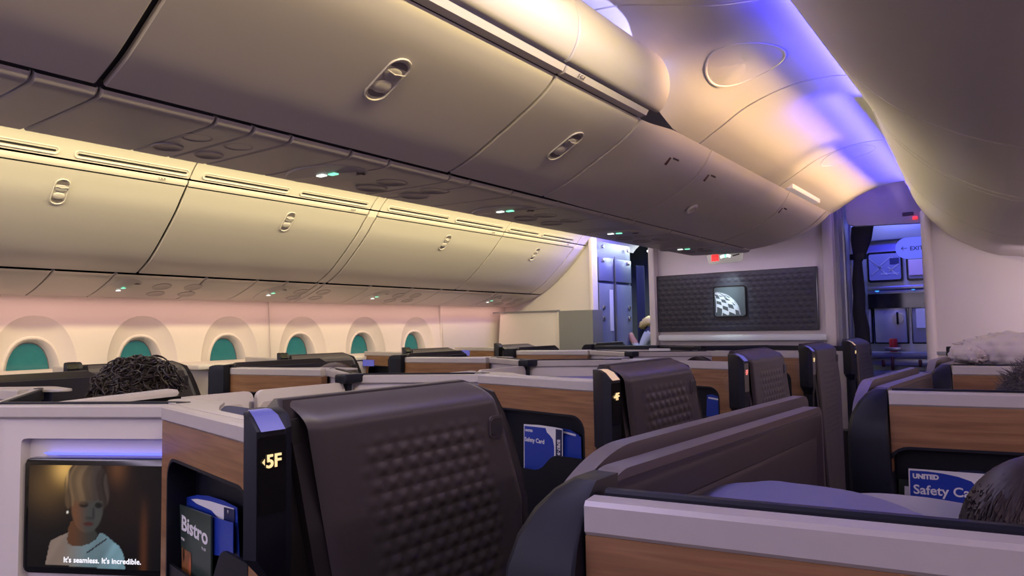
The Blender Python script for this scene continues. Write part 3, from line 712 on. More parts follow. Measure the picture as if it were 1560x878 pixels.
# locker bank facing the aisle: built on the plane through its near edge
t = thing('locker_bank', 'blue-lit grey locker bank with four doors beyond the far partition', 'locker', (XLP, YL+0.45, 0))
xk = XLP-0.02
y0 = YL+0.07; y1 = P(961, 450, X=xk).y
zt_ = 2.10; zm = P(935, 432, X=xk).z
obj('carcass', box((-0.30-0.02, (y0+y1)/2-(YL+0.45), 1.13), (0.60, y1-y0, 2.26)), 'locker', t)
ym = P(934, 450, X=xk).y
for (a, b) in ((y0+0.02, ym-0.02), (ym+0.02, y1-0.02)):
    for (c, d) in ((0.05, zm-0.015), (zm+0.015, zt_)):
        dr = obj('locker_door', box((-0.008, (a+b)/2-(YL+0.45), (c+d)/2), (0.02, b-a, d-c), bev=0.004), 'locker', t, smooth=40)
        s = 1 if a < ym-0.05 else -1
        ey = (a+0.07 if s > 0 else b-0.07)-(YL+0.45)
        for zz in ((zm-0.25, zm-0.36) if c < 1 else (zm+0.36, zm+0.22)):
            obj('door_latch', box((0.008, ey, zz), (0.014, 0.045, 0.035), bev=0.005), 'metal', dr, smooth=40)
obj('door_placard', box((0.004, ym-0.08-(YL+0.45), zm-0.28), (0.003, 0.07, 0.42)), 'paper', t)
bm = bmesh.new(); add_box(bm, (0.012, ym-(YL+0.45), 1.07), (0.012, 0.012, 2.1)); obj('center_strip', bm, 'metal', t)
# curtain / blue screen just past the lockers
yc = y1+0.08
bm = bmesh.new(); rings = []
for z in (0.02, 1.1, 2.06):
    rings.append([Vector((xk+0.03+0.05*(k/24), yc+0.10*(k/24)+0.012*math.sin(k*1.3), z)) for k in range(25)])
add_loft(bm, rings); tag(obj('blue_curtain', bm, 'blueseat', smooth=60), 'narrow dark blue curtain hanging past the lockers', 'curtain')
# beyond: pale curved door surround
struct(obj('wall_entry_left', box((-1.4, 8.6, 1.3), (2.6, 0.06, 2.7)), 'monument'))
bm = bmesh.new(); add_tube(bm, [Vector((-2.05, 8.55, 1.95)), Vector((-1.85, 8.55, 2.0)), Vector((-1.66, 8.55, 1.92)), Vector((-1.60, 8.55, 1.7)), Vector((-1.72, 8.55, 1.5)), Vector((-1.85, 8.55, 1.2)), Vector((-1.9, 8.55, 0.9))], 0.02, 10)
tag(obj('door_handrail', bm, 'cream', smooth=60), 'pale curved hand rail by the far entry door', 'handrail')
tag(obj('entry_ceiling_light', box((-1.30, 7.0, 2.215), (0.20, 0.30, 0.02), bev=0.005), 'lightpanel'), 'bright white ceiling light panel above the crew member', 'light')

# right partition -------------------------------------------------------------------------
e0 = P(1401, 320, Y=YB)
struct(obj('wall_front_right', box(((1.355+2.72)/2, YB+0.03, 1.28), (2.72-1.355, 0.06, 2.5)), 'wall'))
bm = bmesh.new(); add_box(bm, (1.374, YB+0.02, 1.07), (0.062, 0.10, 2.16), bev=0.028, seg=4); struct(obj('trim_15', bm, 'wall', smooth=50))
struct(obj('trim_16', box((2.04, YB-0.008, 1.192), (1.32, 0.02, 0.02)), 'monument'))

# ================================================================== GALLEY
YG = 6.60
t = thing('galley_unit', 'blue-lit galley wall with cabinets, counter and trolley bays past the aisle', 'galley', (1.0, YG, 0))
G = lambda x, z, y=0: (x-1.0, y, z)
xa, xb = 0.72, 1.62
obj('carcass', box((0.17, 0.36, 1.18), (xb-xa, 0.66, 2.36)), 'steel', t)
obj('soffit', box((0.17, 0.02, 2.17), (xb-xa, 0.16, 0.16), bev=0.02), 'monument', t, smooth=40)
zr = [P(1350, y, Y=YG).z for y in (384, 430, 440, 448, 524, 540, 552, 580)]
# upper cabinets
M['tilecard'] = mat('patterned_insert', (0.16, 0.17, 0.30), 0.5)
x0 = P(1322, 405, Y=YG).x; x1 = P(1376, 405, Y=YG).x
for (a, b, m) in ((x0, x1, 'tilecard'), (x1+0.025, x1+0.30, 'monument')):
    fr = obj('upper_cabinet', prism([(x+(a+b)/2-1.0, z+(zr[0]+zr[1])/2) for x, z in rrect(b-a, zr[0]-zr[1], 0.02)], lambda p, q: Vector((p, -0.0, q)), lambda p, q: Vector((p, -0.03, q))), 'black', t)
    obj('cabinet_front', prism([(x+(a+b)/2-1.0, z+(zr[0]+zr[1])/2) for x, z in rrect(b-a-0.03, zr[0]-zr[1]-0.035, 0.015)], lambda p, q: Vector((p, -0.03, q)), lambda p, q: Vector((p, -0.036, q))), m, fr)
    if m == 'tilecard':
        bm = bmesh.new(); cx_, cz_ = (a+b)/2-1.0, (zr[0]+zr[1])/2
        for (dx, dz, l, an) in ((-0.07, 0.03, 0.13, 0.8), (-0.03, -0.02, 0.14, 0.8), (0.06, -0.04, 0.10, 0.8), (-0.06, -0.03, 0.11, -0.7), (0.0, 0.04, 0.12, -0.7), (0.07, -0.01, 0.10, -0.7), (0.08, 0.05, 0.07, 0.8)):
            add_box(bm, (cx_+dx, -0.038, cz_+dz), (l, 0.002, 0.009), Matrix.Rotation(an, 3, 'Y'))
        obj('street_map_print', bm, 'steel', fr)
        obj('insert_label', box((cx_+0.075, -0.038, cz_+0.045), (0.07, 0.003, 0.05)), 'bluedark', fr)
        text_obj('insert_text', 'ECONOMY SNACK', 0.016, ((cx_-0.03, -0.0395, cz_-0.065), (1, 0, 0), (0, 0, 1)), 'paper', fr)
    else:
        obj('hanging_card', box((a+0.12-1.0, -0.045, (zr[0]+zr[1])/2-0.02), (0.20, 0.006, 0.13), bev=0.002), 'pinkpanel', fr)
obj('rail', box((0.17, -0.05, zr[2]), (xb-xa-0.02, 0.06, 0.035), bev=0.008), 'metal', t, smooth=40)
obj('dark_fascia', box((0.17, -0.03, (zr[3]+P(1350, 470, Y=YG).z)/2), (xb-xa-0.02, 0.04, zr[3]-P(1350, 470, Y=YG).z)), 'black', t)
for (px, py) in ((1336, 442), (1391, 439)):
    q = P(px, py, Y=YG-0.06); bm = bmesh.new(); add_cyl(bm, (q.x-1.0, -0.05, q.z), (q.x-1.0, -0.066, q.z), 0.018, 16); obj('blue_lamp', bm, 'ledblue', t)
zt1 = P(1350, 452, Y=YG).z; zc = P(1350, 522, Y=YG).z
for (a, b) in ((P(1306, 480, Y=YG).x, P(1331, 480, Y=YG).x-0.01), (P(1332, 480, Y=YG).x, P(1383, 480, Y=YG).x), (P(1389, 480, Y=YG).x, P(1389, 480, Y=YG).x+0.28)):
    dr = obj('oven_door', box(((a+b)/2-1.0, -0.02, (zt1+zc)/2), (b-a-0.012, 0.03, zt1-zc), bev=0.008), 'steel', t, smooth=40)
    obj('door_surround', box(((a+b)/2-1.0, -0.004, (zt1+zc)/2), (b-a+0.006, 0.02, zt1-zc+0.02)), 'black', dr)
    if 0.15 < b-a < 0.27:
        q = P(1368, 485, Y=YG-0.04); bm = bmesh.new(); add_cyl(bm, (q.x-1.0, -0.03, q.z), (q.x-1.0, -0.05, q.z), 0.042, 24); kn = obj('round_latch', bm, 'metal', dr, smooth=40)
        obj('latch_handle', box((q.x-1.0, -0.062, q.z), (0.016, 0.02, 0.105), bev=0.004), 'black', kn)
obj('taped_card', box((P(1398, 485, Y=YG).x-1.0+0.05, -0.045, P(1398, 485, Y=YG).z), (0.11, 0.004, 0.16)), 'paper', t)
obj('counter', box((0.17, -0.10, zr[5]), (xb-xa, 0.22, 0.05), bev=0.01), 'monument', t, smooth=40)
obj('counter_fascia', box((0.17, -0.16, zr[5]-0.055), (xb-xa, 0.06, 0.06), bev=0.008), 'steel', t, smooth=40)
q = P(1361, 532, Y=YG-0.2); obj('folding_step', box((q.x-1.0, -0.215, q.z), (0.12, 0.02, 0.03), bev=0.006), 'metal', t, smooth=40)
for px in (1320, 1346, 1360, 1402):
    q = P(px, 550, Y=YG-0.2); obj('red_latch', box((q.x-1.0, -0.212, q.z-0.02), (0.022, 0.022, 0.11 if px == 1360 else 0.06), bev=0.006), 'darkred', t, smooth=40)
for i, px in enumerate((1349, 1392)):
    q = P(px, 560, Y=YG-0.15)
    tt = thing('service_trolley', 'steel galley trolley parked under the counter, %s' % ('left' if i == 0 else 'right, cut by the partition'), 'trolley', (q.x, YG-0.17, 0), 'trolleys under the galley counter')
    obj('trolley_body', box((0, 0.05, 0.54), (0.205, 0.1, 0.92), bev=0.01), 'steel', tt, smooth=40)
    obj('trolley_door', box((0, -0.008, 0.56), (0.190, 0.02, 0.80), bev=0.006), 'metal', tt, smooth=40)
    obj('trolley_handle', box((0, -0.025, 0.93), (0.17, 0.02, 0.025), bev=0.006), 'steel', tt, smooth=40)
    obj('blue_placard', box((0, -0.021, 0.78), (0.16, 0.004, 0.10)), 'blue', tt)
q = P(1361, 524, Y=YG-0.13)
bm = bmesh.new(); add_tube(bm, [(q.x, YG-0.13, zr[5]+0.026), (q.x, YG-0.13, zr[5]+0.03), (q.x, YG-0.13, zr[5]+0.12), (q.x, YG-0.13, zr[5]+0.135)], 0.03, 20, [0.026, 0.029, 0.031, 0.027])
tag(obj('red_cup', bm, 'red', smooth=40), 'red cup standing on the galley counter', 'cup')
# EXIT sign: pale rounded lozenge
q = P(1365, 380, Y=6.15)
t = thing('exit_sign', 'pale blue oval EXIT sign with a left arrow, half hidden by the partition', 'sign', (q.x, 6.15, q.z))
hgt = 0.165
obj('sign_body', prism(rrect(0.42, hgt, hgt/2-0.002, 10), lambda a, b: Vector((a+0.21, 0, b)), lambda a, b: Vector((a+0.21, -0.03, b)), 0.004), 'sign', t, smooth=40)
text_obj('exit_text', 'EXIT', 0.044, ((0.098, -0.0315, -0.019), (1, 0, 0), (0, 0, 1)), 'ink', t, 0.0006)
bm = bmesh.new(); add_box(bm, (0.060, -0.0315, 0.0), (0.042, 0.001, 0.004))
for s in (1, -1): add_box(bm, (0.048, -0.0315, s*0.007), (0.022, 0.001, 0.004), Matrix.Rotation(-s*0.75, 3, 'Y'))
obj('arrow', bm, 'ink', t)
obj('sign_bracket', box((0.26, 0.0, 0.375), (0.06, 0.02, 0.60)), 'monument', t)
# header over the aisle
q0 = P(1290, 345, Y=5.5); q1 = P(1396, 338, Y=5.5)
struct(obj('wall_header', prism(round_poly([(q0.x, q0.z), (1.34, q1.z-0.01), (1.36, 2.50), (q0.x-0.01, 2.50)], [0.05, 0.01, 0.01, 0.01]), lambda a, b: Vector((a, 5.5, b)), lambda a, b: Vector((a, 5.56, b)), 0.008), 'wall', smooth=40))
tag(obj('header_label', box((P(1383, 326, Y=5.49).x, 5.494, P(1383, 326, Y=5.49).z), (0.07, 0.008, 0.025), bev=0.004), 'mark'), 'small dark label plate on the header over the right aisle', 'label')
tag(obj('header_red_lamp', box((P(1394, 332, Y=5.49).x, 5.492, P(1394, 332, Y=5.49).z), (0.03, 0.01, 0.02), bev=0.004), 'ledred'), 'tiny red lamp at the right end of the aisle header', 'lamp')
struct(obj('wall_far', box((1.3, 7.4, 1.3), (2.4, 0.06, 2.7)), 'wall'))
# tied-back curtain
bm = bmesh.new(); rings = []
def cur(pts, X_, Yc):
    return pts
cl = [(1297, 1330, 345), (1296, 1327, 365), (1299, 1320, 385), (1300, 1313, 400), (1298, 1316, 430), (1300, 1318, 450), (1299, 1318, 475), (1302, 1324, 500), (1303, 1326, 530), (1304, 1330, 600), (1304, 1336, 700)]
for (a, b, y) in cl:
    pa, pb = P(a, y, Y=5.62), P(b, y, Y=5.62); n = 22; cxx, r_ = (pa.x+pb.x)/2, (pb.x-pa.x)/2
    rings.append([Vector((cxx+(r_*(1+0.10*math.sin(7*2*PI*k/n*1.0)))*math.cos(2*PI*k/n), 5.62+0.5*r_*math.sin(2*PI*k/n), (pa.z+pb.z)/2)) for k in range(n)])
add_loft(bm, rings, True, True)
t = tag(obj('aisle_curtain', bm, 'curtain', smooth=70), 'black gathered curtain tied back at the left side of the galley aisle', 'curtain')
bm = bmesh.new(); pa, pb = P(1297, 392, Y=5.62), P(1318, 392, Y=5.62)
add_loft(bm, [[Vector(((pa.x+pb.x)/2+((pb.x-pa.x)/2+0.012)*math.cos(2*PI*k/20), 5.62+0.04*math.sin(2*PI*k/20), z)) for k in range(20)] for z in (pa.z-0.02, pa.z+0.02)], True)
obj('tie_band', bm, 'navy', t, smooth=60)
# hanging seat-belt/no-smoking sign
q = P(1105, 393, Y=4.95)
t = thing('hanging_sign', 'small hanging lit sign with red and green symbols above the logo panel', 'sign', (q.x, 4.95, q.z))
obj('sign_body', prism(round_poly([(-0.135, 0.06), (0.135, 0.06), (0.125, -0.035), (-0.115, -0.045)], 0.02), lambda a, b: Vector((a, 0, b)), lambda a, b: Vector((a, -0.03, b)), 0.004), 'signwhite', t, smooth=40)
bm = bmesh.new()
for k in range(4): add_box(bm, (-0.085+k*0.013, -0.0315, 0.002), (0.007, 0.002, 0.05), Matrix.Rotation(0.25*(-1)**k, 3, 'Y'))
add_box(bm, (-0.066, -0.0305, 0.002), (0.055, 0.001, 0.045)); obj('red_symbol', bm, 'ledred', t)
bm = bmesh.new(); add_box(bm, (-0.012, -0.0315, 0.008), (0.03, 0.002, 0.02), Matrix.Rotation(-0.3, 3, 'Y'), 0.0008); add_box(bm, (0.035, -0.0315, 0.010), (0.03, 0.002, 0.02), Matrix.Rotation(0.3, 3, 'Y'), 0.0008); obj('lit_symbol', bm, 'ledwhite', t)
bm = bmesh.new(); add_box(bm, (0.012, -0.0322, 0.010), (0.014, 0.002, 0.022)); obj('green_symbol', bm, 'ledgreen', t)
obj('dark_symbol', box((0.09, -0.0315, 0.012), (0.05, 0.002, 0.008), Matrix.Rotation(-0.2, 3, 'Y')), 'mark', t)
#@@SEATS@@
# ================================================================== SUITES
# local axes: u = from the aisle edge inward (times s), v = forward, z = up; root sits at (X0, Y0, 0)
def wallv(u): return 0.085*max(0.0, (u-0.09)/0.45)
def build_suite(kind, s, X0, Y0, label, number=None, capm='cap', woodm='wood', ztop=1.29, lamp='glowblue', numm='glowy', umax=0.585, pocket=(0.125, 0.548, 1.148), divider=True, monitor=False, vmax=0.53, zc=1.249):
    t = thing('seat_suite', label, 'seat', (X0, Y0, 0))
    V = lambda u, v, z: Vector((s*u, v, z))
    U0 = 0.085 if kind == 'L' else 0.065
    # wood front, a bowed slab with the literature niche cut in it
    if kind in 'FD' or kind == 'L' or kind == 'A':
        ue = umax
        cu, cz_ = (pocket[0]+pocket[1])/2, 0.98
        hw, ht = (pocket[1]-pocket[0])/2, pocket[2]-cz_
        inner0 = rrect(2*hw, 2*ht, 0.045, 6)
        zlo, zhi = 0.72, zc-0.031
        out = []
        for a, b in inner0:
            an = math.atan2(b, a); c, sn = math.cos(an), math.sin(an)
            tt = min((ue-cu)/c if c > 1e-9 else 9, (U0-cu)/c if c < -1e-9 else 9, (zhi-cz_)/sn if sn > 1e-9 else 9, (zlo-cz_)/sn if sn < -1e-9 else 9)
            out.append([cu+c*tt, cz_+sn*tt])
        for cxx, czz in ((U0, zlo), (ue, zlo), (U0, zhi), (ue, zhi)):
            j = min(range(len(out)), key=lambda q: (out[q][0]-cxx)**2+(out[q][1]-czz)**2); out[j] = [cxx, czz]
        bm = bmesh.new()
        mid = [((o_[0]+cu+a)/2, (o_[1]+cz_+b)/2) for o_, (a, b) in zip(out, inner0)]
        add_loft(bm, [[V(a, wallv(a)+0.03, b) for a, b in out], [V(a, wallv(a), b) for a, b in out], [V(a, wallv(a), b) for a, b in mid], [V(cu+a, wallv(cu+a), cz_+b) for a, b in inner0], [V(cu+a, wallv(cu+a)+0.012, cz_+b) for a, b in inner0]], True)
        obj('veneer_panel', bm, woodm, t)
        bm = bmesh.new()
        k1 = rrect(2*hw-0.012, 2*ht-0.012, 0.04, 6)
        vs = add_loft(bm, [[V(cu+a, wallv(cu+a)-0.001, cz_+b) for a, b in inner0], [V(cu+a, wallv(cu+a)-0.001, cz_+b) for a, b in k1], [V(cu+a, wallv(cu+a)+0.060, cz_+b) for a, b in k1]], True)
        bm.faces.new(vs[-1]); niche = obj('literature_niche', bm, 'navy', t)
        # pouch in the niche, high on its aisle side
        a0, a1 = pocket[0]+0.007, pocket[1]-0.007; L_ = a1-a0
        dz = 0.034 if number == '5F' else 0.0
        pp = [(a0, 0.80), (a0, cz_+0.045), (a0+0.30*L_, cz_+0.042), (a0+0.44*L_, cz_-0.012-dz), (a1-0.02, cz_-0.016-dz), (a1, cz_-0.016-dz), (a1, 0.80)]
        pp = round_poly(pp, [0, 0.01, 0.02, 0.02, 0.01, 0, 0], 4)
        obj('literature_pouch', prism(pp, lambda a, b: V(a, wallv(a)+0.004, b), lambda a, b: V(a, wallv(a)+0.010, b), 0.0015), 'navy', niche)
        # lower kick panel and its metal line
        obj('lower_panel', prism([(U0, 0.02), (ue, 0.02), (ue, 0.705), (U0, 0.705)], lambda a, b: V(a, wallv(a)+0.004, b), lambda a, b: V(a, wallv(a)+0.03, b)), 'charcoal', t)
        obj('metal_line', prism([(U0, 0.706), (ue, 0.706), (ue, 0.719), (U0, 0.719)], lambda a, b: V(a, wallv(a)-0.001, b), lambda a, b: V(a, wallv(a)+0.028, b)), 'metal', t)
    # cap rail along the wall (then along the console for centre suites)
    UC = 0.085 if kind == 'L' else U0
    path = [(UC, wallv(UC))]+[(UC+(umax-UC)*k/8, wallv(UC+(umax-UC)*k/8)) for k in range(1, 9)]
    def rail(path, z0, z1, o0, o1, m, name, bev=0.004, par=t):
        bm = bmesh.new(); rings = []
        b_ = bev
        for i, (u, v) in enumerate(path):
            a = Vector(path[max(0, i-1)]); b = Vector(path[min(len(path)-1, i+1)]); d = (b-a).normalized(); n = Vector((-d.y, d.x))
            if n.y < 0: n = -n
            def q(o, z): r = Vector((u, v))+n*o; return V(r.x, r.y, z)
            rings.append([q(o0+b_, z0), q(o0, z0+b_), q(o0, z1-b_), q(o0+b_, z1), q(o1-b_, z1), q(o1, z1-b_), q(o1, z0)])
        add_loft(bm, rings, True, True); return obj(name, bm, m, par, smooth=35)
    rail(path, zc-0.031, zc, -0.002, 0.030, capm, 'cap_rail')
    if kind in 'FD':
        c0, c1 = (0.60, 0.118), (0.998, -0.103)
        cd = (Vector(c1)-Vector(c0)).normalized(); cn = Vector((-cd.y, cd.x)); cn = cn if cn.y > 0 else -cn
        rail([(umax+0.001, wallv(umax)+0.002), (0.588, 0.116), (0.615, 0.106), (0.70, 0.060), c1], zc-0.031, zc-0.002, 0.0, 0.030, capm, 'console_rail')
        rail([(umax+0.006, wallv(umax)+0.035), (0.588, 0.146), (0.615, 0.137), (0.70, 0.092), (c1[0], c1[1]+0.03)], zc-0.030, zc+0.003, 0.0, 0.010, 'navy', 'rail_liner', 0.002)
        def CW(tt, o, z): r = Vector(c0)+cd*tt+cn*o; return V(r.x, r.y, z)
        T0, T1 = -0.075, 0.47
        # recess frame for the monitor
        r0, r1, z0, z1 = -0.055, 0.372, 0.855, 1.172
        bm = bmesh.new(); outer = [(T0, 0.02), (T1, 0.02), (T1, zc-0.031), (T0, zc-0.031)]; inn = round_poly([(r0, z0), (r1, z0), (r1, z1), (r0, z1)], 0.014, 4)
        o2 = []
        for a, b in inn:
            ca, cb = (r0+r1)/2, (z0+z1)/2; an = math.atan2((b-cb)/(z1-z0), (a-ca)/(r1-r0)); c, sn = math.cos(an)*(r1-r0), math.sin(an)*(z1-z0)
            tt = min((T1-ca)/c if c > 1e-9 else 99, (T0-ca)/c if c < -1e-9 else 99, (zc-0.031-cb)/sn if sn > 1e-9 else 99, (0.02-cb)/sn if sn < -1e-9 else 99)
            o2.append([ca+c*tt, cb+sn*tt])
        for cxx, czz in outer:
            j = min(range(len(o2)), key=lambda q: (o2[q][0]-cxx)**2+(o2[q][1]-czz)**2); o2[j] = [cxx, czz]
        md = [((a[0]+b[0])/2, (a[1]+b[1])/2) for a, b in zip(o2, inn)]
        vs = add_loft(bm, [[CW(a, 0.012, b) for a, b in o2], [CW(a, 0.012, b) for a, b in md], [CW(a, 0.012, b) for a, b in inn], [CW(a+(0.004 if a < 0 else -0.004), 0.034, b) for a, b in inn]], True)
        bm.faces.new(vs[-1]); con = obj('monitor_console', bm, 'white', t)
        if kind == 'F' or monitor:
            mb = obj('monitor', prism(rrect(0.400, 0.252, 0.012), lambda a, b: CW(0.163+a, 0.016, b+1.002), lambda a, b: CW(0.163+a, 0.033, b+1.002), 0.002), 'black', t, smooth=30)
            obj('blue_light_strip', prism([(-0.05, 1.1345), (0.310, 1.1345), (0.322, 1.139), (-0.05, 1.139)], lambda a, b: CW(a, 0.020, b), lambda a, b: CW(a, 0.030, b)), 'strip', con)
            t['_cw'] = 0; del t['_cw']
    if kind in 'FD':
        fl = [(0.07, 0.022), (0.45, 0.088), (0.575, 0.118), (0.64, 0.130), (0.70, 0.165), (0.70, 0.192), (0.53, 0.205), (0.46, 0.150), (0.38, 0.102), (0.07, 0.045)]
        obj('rail_shelf', prism(round_poly(fl, 0.02, 4), lambda a, b: V(a, b, zc-0.006), lambda a, b: V(a, b, zc+0.001), 0.0015), capm, t, smooth=30)
        obj('padded_corner', prism(round_poly([(0.46, 0.152), (0.375, 0.106), (0.33, 0.11), (0.335, 0.19), (0.53, 0.206)], 0.02, 4), lambda a, b: V(a, b, zc-0.075), lambda a, b: V(a, b, zc-0.007), 0.004), 'blueseat', t, smooth=40)
    # pod with seat number at the aisle corner
    full = [(0.078, -0.006), (0.072, -0.030), (0.052, -0.048), (0.020, -0.068), (0.000, -0.060), (-0.002, -0.012), (0.010, 0.006), (0.060, 0.012)]
    slim = [(0.060, -0.002), (0.056, -0.012), (0.046, -0.022), (0.028, -0.032), (0.014, -0.026), (0.010, -0.004), (0.014, 0.006), (0.050, 0.010)]
    zt = 1.283 if kind in 'FA' else 1.262
    if kind != 'L':
        rings = []
        for pl_, z, f in ((slim, 0.02, 0), (slim, 1.035, 0), (full, 1.075, 0), (full, zt-0.026, 0), (full, zt-0.007, 0.018), (full, zt, 0.034)):
            rings.append([V(max(a, f) if f else a, b+(0.008 if f > 0.03 and b < -0.04 else 0), z) for a, b in pl_])
        pod = obj('corner_pod', loft(rings, True, True), 'navy', t, smooth=30)
        bm = bmesh.new(); add_loft(bm, [[V(-0.0022, -0.054, zt-0.0265), V(0.0165, -0.054, zt-0.0068), V(0.034, -0.050, zt+0.0012), V(0.046, -0.046, zt+0.0015)], [V(-0.0034, -0.014, zt-0.0265), V(0.0160, -0.014, zt-0.0065), V(0.034, -0.014, zt+0.0012), V(0.046, -0.014, zt+0.0015)]])
        obj('marker_lamp', bm, lamp, pod, smooth=60)
        obj('number_plate', prism(round_poly([(-0.058, zt-0.146), (-0.013, zt-0.146), (-0.013, zt-0.034), (-0.058, zt-0.034)], 0.005), lambda a, b: V(-0.0008-0.0022*(a+0.07)/0.05, a, b), lambda a, b: V(0.004, a, b)), 'black', pod)
        if number:
            rgt = (0, 1, 0) if s < 0 else (0, -1, 0)
            pl2 = [c for c in pod.children if c.name.startswith('number_plate')][0]
            text_obj('seat_number', number, 0.0265, (V(-0.0040, -0.047 if s < 0 else -0.020, zt-0.079), rgt, (0, 0, 1)), numm, pl2, 0.0006)
            bm = bmesh.new(); vv = [bm.verts.new(V(-0.0040, -0.0535, zt-0.070)), bm.verts.new(V(-0.0040, -0.049, zt-0.065)), bm.verts.new(V(-0.0040, -0.049, zt-0.075))]; bm.faces.new(vv); obj('number_arrow', bm, numm, pl2)
    if kind in 'FDA':
        # wing shell beside the head: embossed outer skin
        fr = lambda z: 0.028+0.052*max(0, (1.29-z)/0.27)**1.05 if z < 1.29 else 0.028
        bk = lambda z: (vmax-0.05)+0.115*(min(1, max(0, (ztop-z)/0.26)))**0.8 if z > 0.9 else vmax+0.065
        zb = 0.30; nz, nv = (150, 96) if kind == 'F' else (40, 24)
        if kind == 'F' and Y0 > 2: nz, nv = 100, 60
        def outer(a, z, off=0.0):
            v = fr(z)+(bk(z)-fr(z))*a
            roll = max(0, (z-(ztop-0.045))/0.045); u = 0.058*roll**2.2
            e = min(a, 1-a); u += 0.010*max(0, 1-e/0.05)**2
            return u, v
        bm = bmesh.new(); grid = []
        zs = [zb+(0.80-zb)*j/(nz//5) for j in range(nz//5)]+[0.80+(ztop-0.80)*j/(nz-nz//5) for j in range(nz-nz//5+1)]
        p_ = 0.037
        for z in zs:
            row = []
            for i in range(nv+1):
                a = i/nv; u, v = outer(a, z)
                v0 = fr(z); w_ = bk(z)-v0; av = a*w_
                m1 = min(1, max(0, (av-0.075)/0.05)); m2 = min(1, max(0, (w_-av-0.07)/0.04)); m3 = min(1, max(0, (ztop-0.062-z)/0.03))
                row.append(bm.verts.new(V(u-emboss(av, z, p_)*0.0028*m1*m2*m3, v, z)))
            grid.append(row)
        for j in range(nz):
            for i in range(nv): bm.faces.new((grid[j][i], grid[j][i+1], grid[j+1][i+1], grid[j+1][i]))
        sh = obj('wing_skin', bm, 'tex' if kind in 'FA' else 'charcoal', t, smooth=12)
        # frame behind the skin
        def side(z0, n=18): return [(fr(z)-0.018, z) for z in [zb+(ztop-zb)*k/n for k in range(n+1)]]
        n = 20; ff = [(fr(z)-0.016-0.012*min(1, (ztop-z)/0.02 if z < ztop else 0), z) for z in [zb+(ztop-0.012-zb)*k/n for k in range(n+1)]]
        bb = [(bk(z)+0.026, z) for z in [zb+(ztop-0.022-zb)*k/n for k in range(n+1)]]
        pts = ff+[(fr(ztop)-0.004, ztop+0.004), (bk(ztop)-0.01, ztop+0.004)]+bb[::-1]
        obj('wing_frame', prism(pts, lambda a, b: V(0.012+0.045*max(0, (b-(ztop-0.045))/0.045)**2.2, a, b), lambda a, b: V(0.085, a, b), 0.004), 'charcoal', t, smooth=30)
        obj('wing_gap', prism([(0.004, 0.3), (0.06, 0.3), (fr(1.1), 1.1), (fr(1.26), 1.265), (0.004, 1.262)], lambda a, b: V(0.03, a, b), lambda a, b: V(0.08, a, b)), 'gap', t)
        obj('wing_lining', prism([(fr(z)+0.01, z) for z in (0.4, 0.8, 1.1, ztop-0.02)]+[(bk(z), z) for z in (ztop-0.02, 1.1, 0.8, 0.4)], lambda a, b: V(0.086, a, b), lambda a, b: V(0.094, a, b), 0.002), 'navy2', t)
        zz = ztop-0.092
        obj('wing_base', prism([(0.05, 0.02), (vmax+0.05, 0.02), (vmax+0.05, 0.32), (0.05, 0.32)], lambda a, b: V(0.02, a, b), lambda a, b: V(0.08, a, b)), 'charcoal', t)
        if kind in 'FA':
            l_ = obj('latch_surround', prism([(a+bk(zz)-0.036, b+zz) for a, b in rrect(0.044, 0.044, 0.008)], lambda a, b: V(-0.0030, a, b), lambda a, b: V(0.01, a, b), 0.001), 'tex', t)
            obj('latch_button', prism([(a+bk(zz)-0.036, b+zz) for a, b in rrect(0.035, 0.035, 0.006)], lambda a, b: V(-0.0042, a, b), lambda a, b: V(0.0, a, b), 0.001), 'charcoal', l_)
    # seat inside
    uu = 0.33 if kind != 'L' else 0.42
    bm = bmesh.new(); add_box(bm, V(uu, 0.30, 0.80), (0.46, 0.13, 0.74), Matrix.Rotation(math.radians(12), 3, 'X'), 0.045, 3); obj('backrest', bm, 'seat', t, smooth=50)
    bm = bmesh.new(); add_box(bm, V(uu, 0.60, 0.42), (0.50, 0.50, 0.14), None, 0.045, 3); obj('seat_cushion', bm, 'seat', t, smooth=50)
    bm = bmesh.new(); add_box(bm, V(uu, 0.58, 0.18), (0.46, 0.40, 0.34), None, 0.02, 2); obj('seat_base', bm, 'charcoal', t, smooth=50)
    if kind == 'F' and divider:
        for (a, b) in ((-0.75, -0.482), (-0.470, -0.135)):
            bm = prism([(q+(a+b)/2, z+0.965) for q, z in rrect(b-a, 0.52, 0.022)], lambda a, b: V(0.990, a, b), lambda a, b: V(1.008, a, b), 0.003)
            dp = obj('divider_panel', bm, 'white', t, smooth=30)
            obj('inset_panel', prism([(q+(a+b)/2-0.012, z+0.955) for q, z in rrect(b-a-0.045, 0.47, 0.015)], lambda a, b: V(0.9875, a, b), lambda a, b: V(0.9895, a, b), 0.001), 'whitepan', dp)
        bm = bmesh.new(); add_box(bm, V(0.985, -0.492, 1.16), (0.012, 0.012, 0.07), bev=0.003); obj('divider_handle', bm, 'metal', t)
        bm = bmesh.new(); add_box(bm, V(0.995, -0.120, 0.98), (0.022, 0.020, 0.48)); obj('divider_post', bm, 'navy', t)
        bm = bmesh.new(); add_box(bm, V(0.990, -0.115, 1.238), (0.060, 0.085, 0.032), bev=0.008, seg=3); obj('divider_clip', bm, 'navy', t, smooth=40)
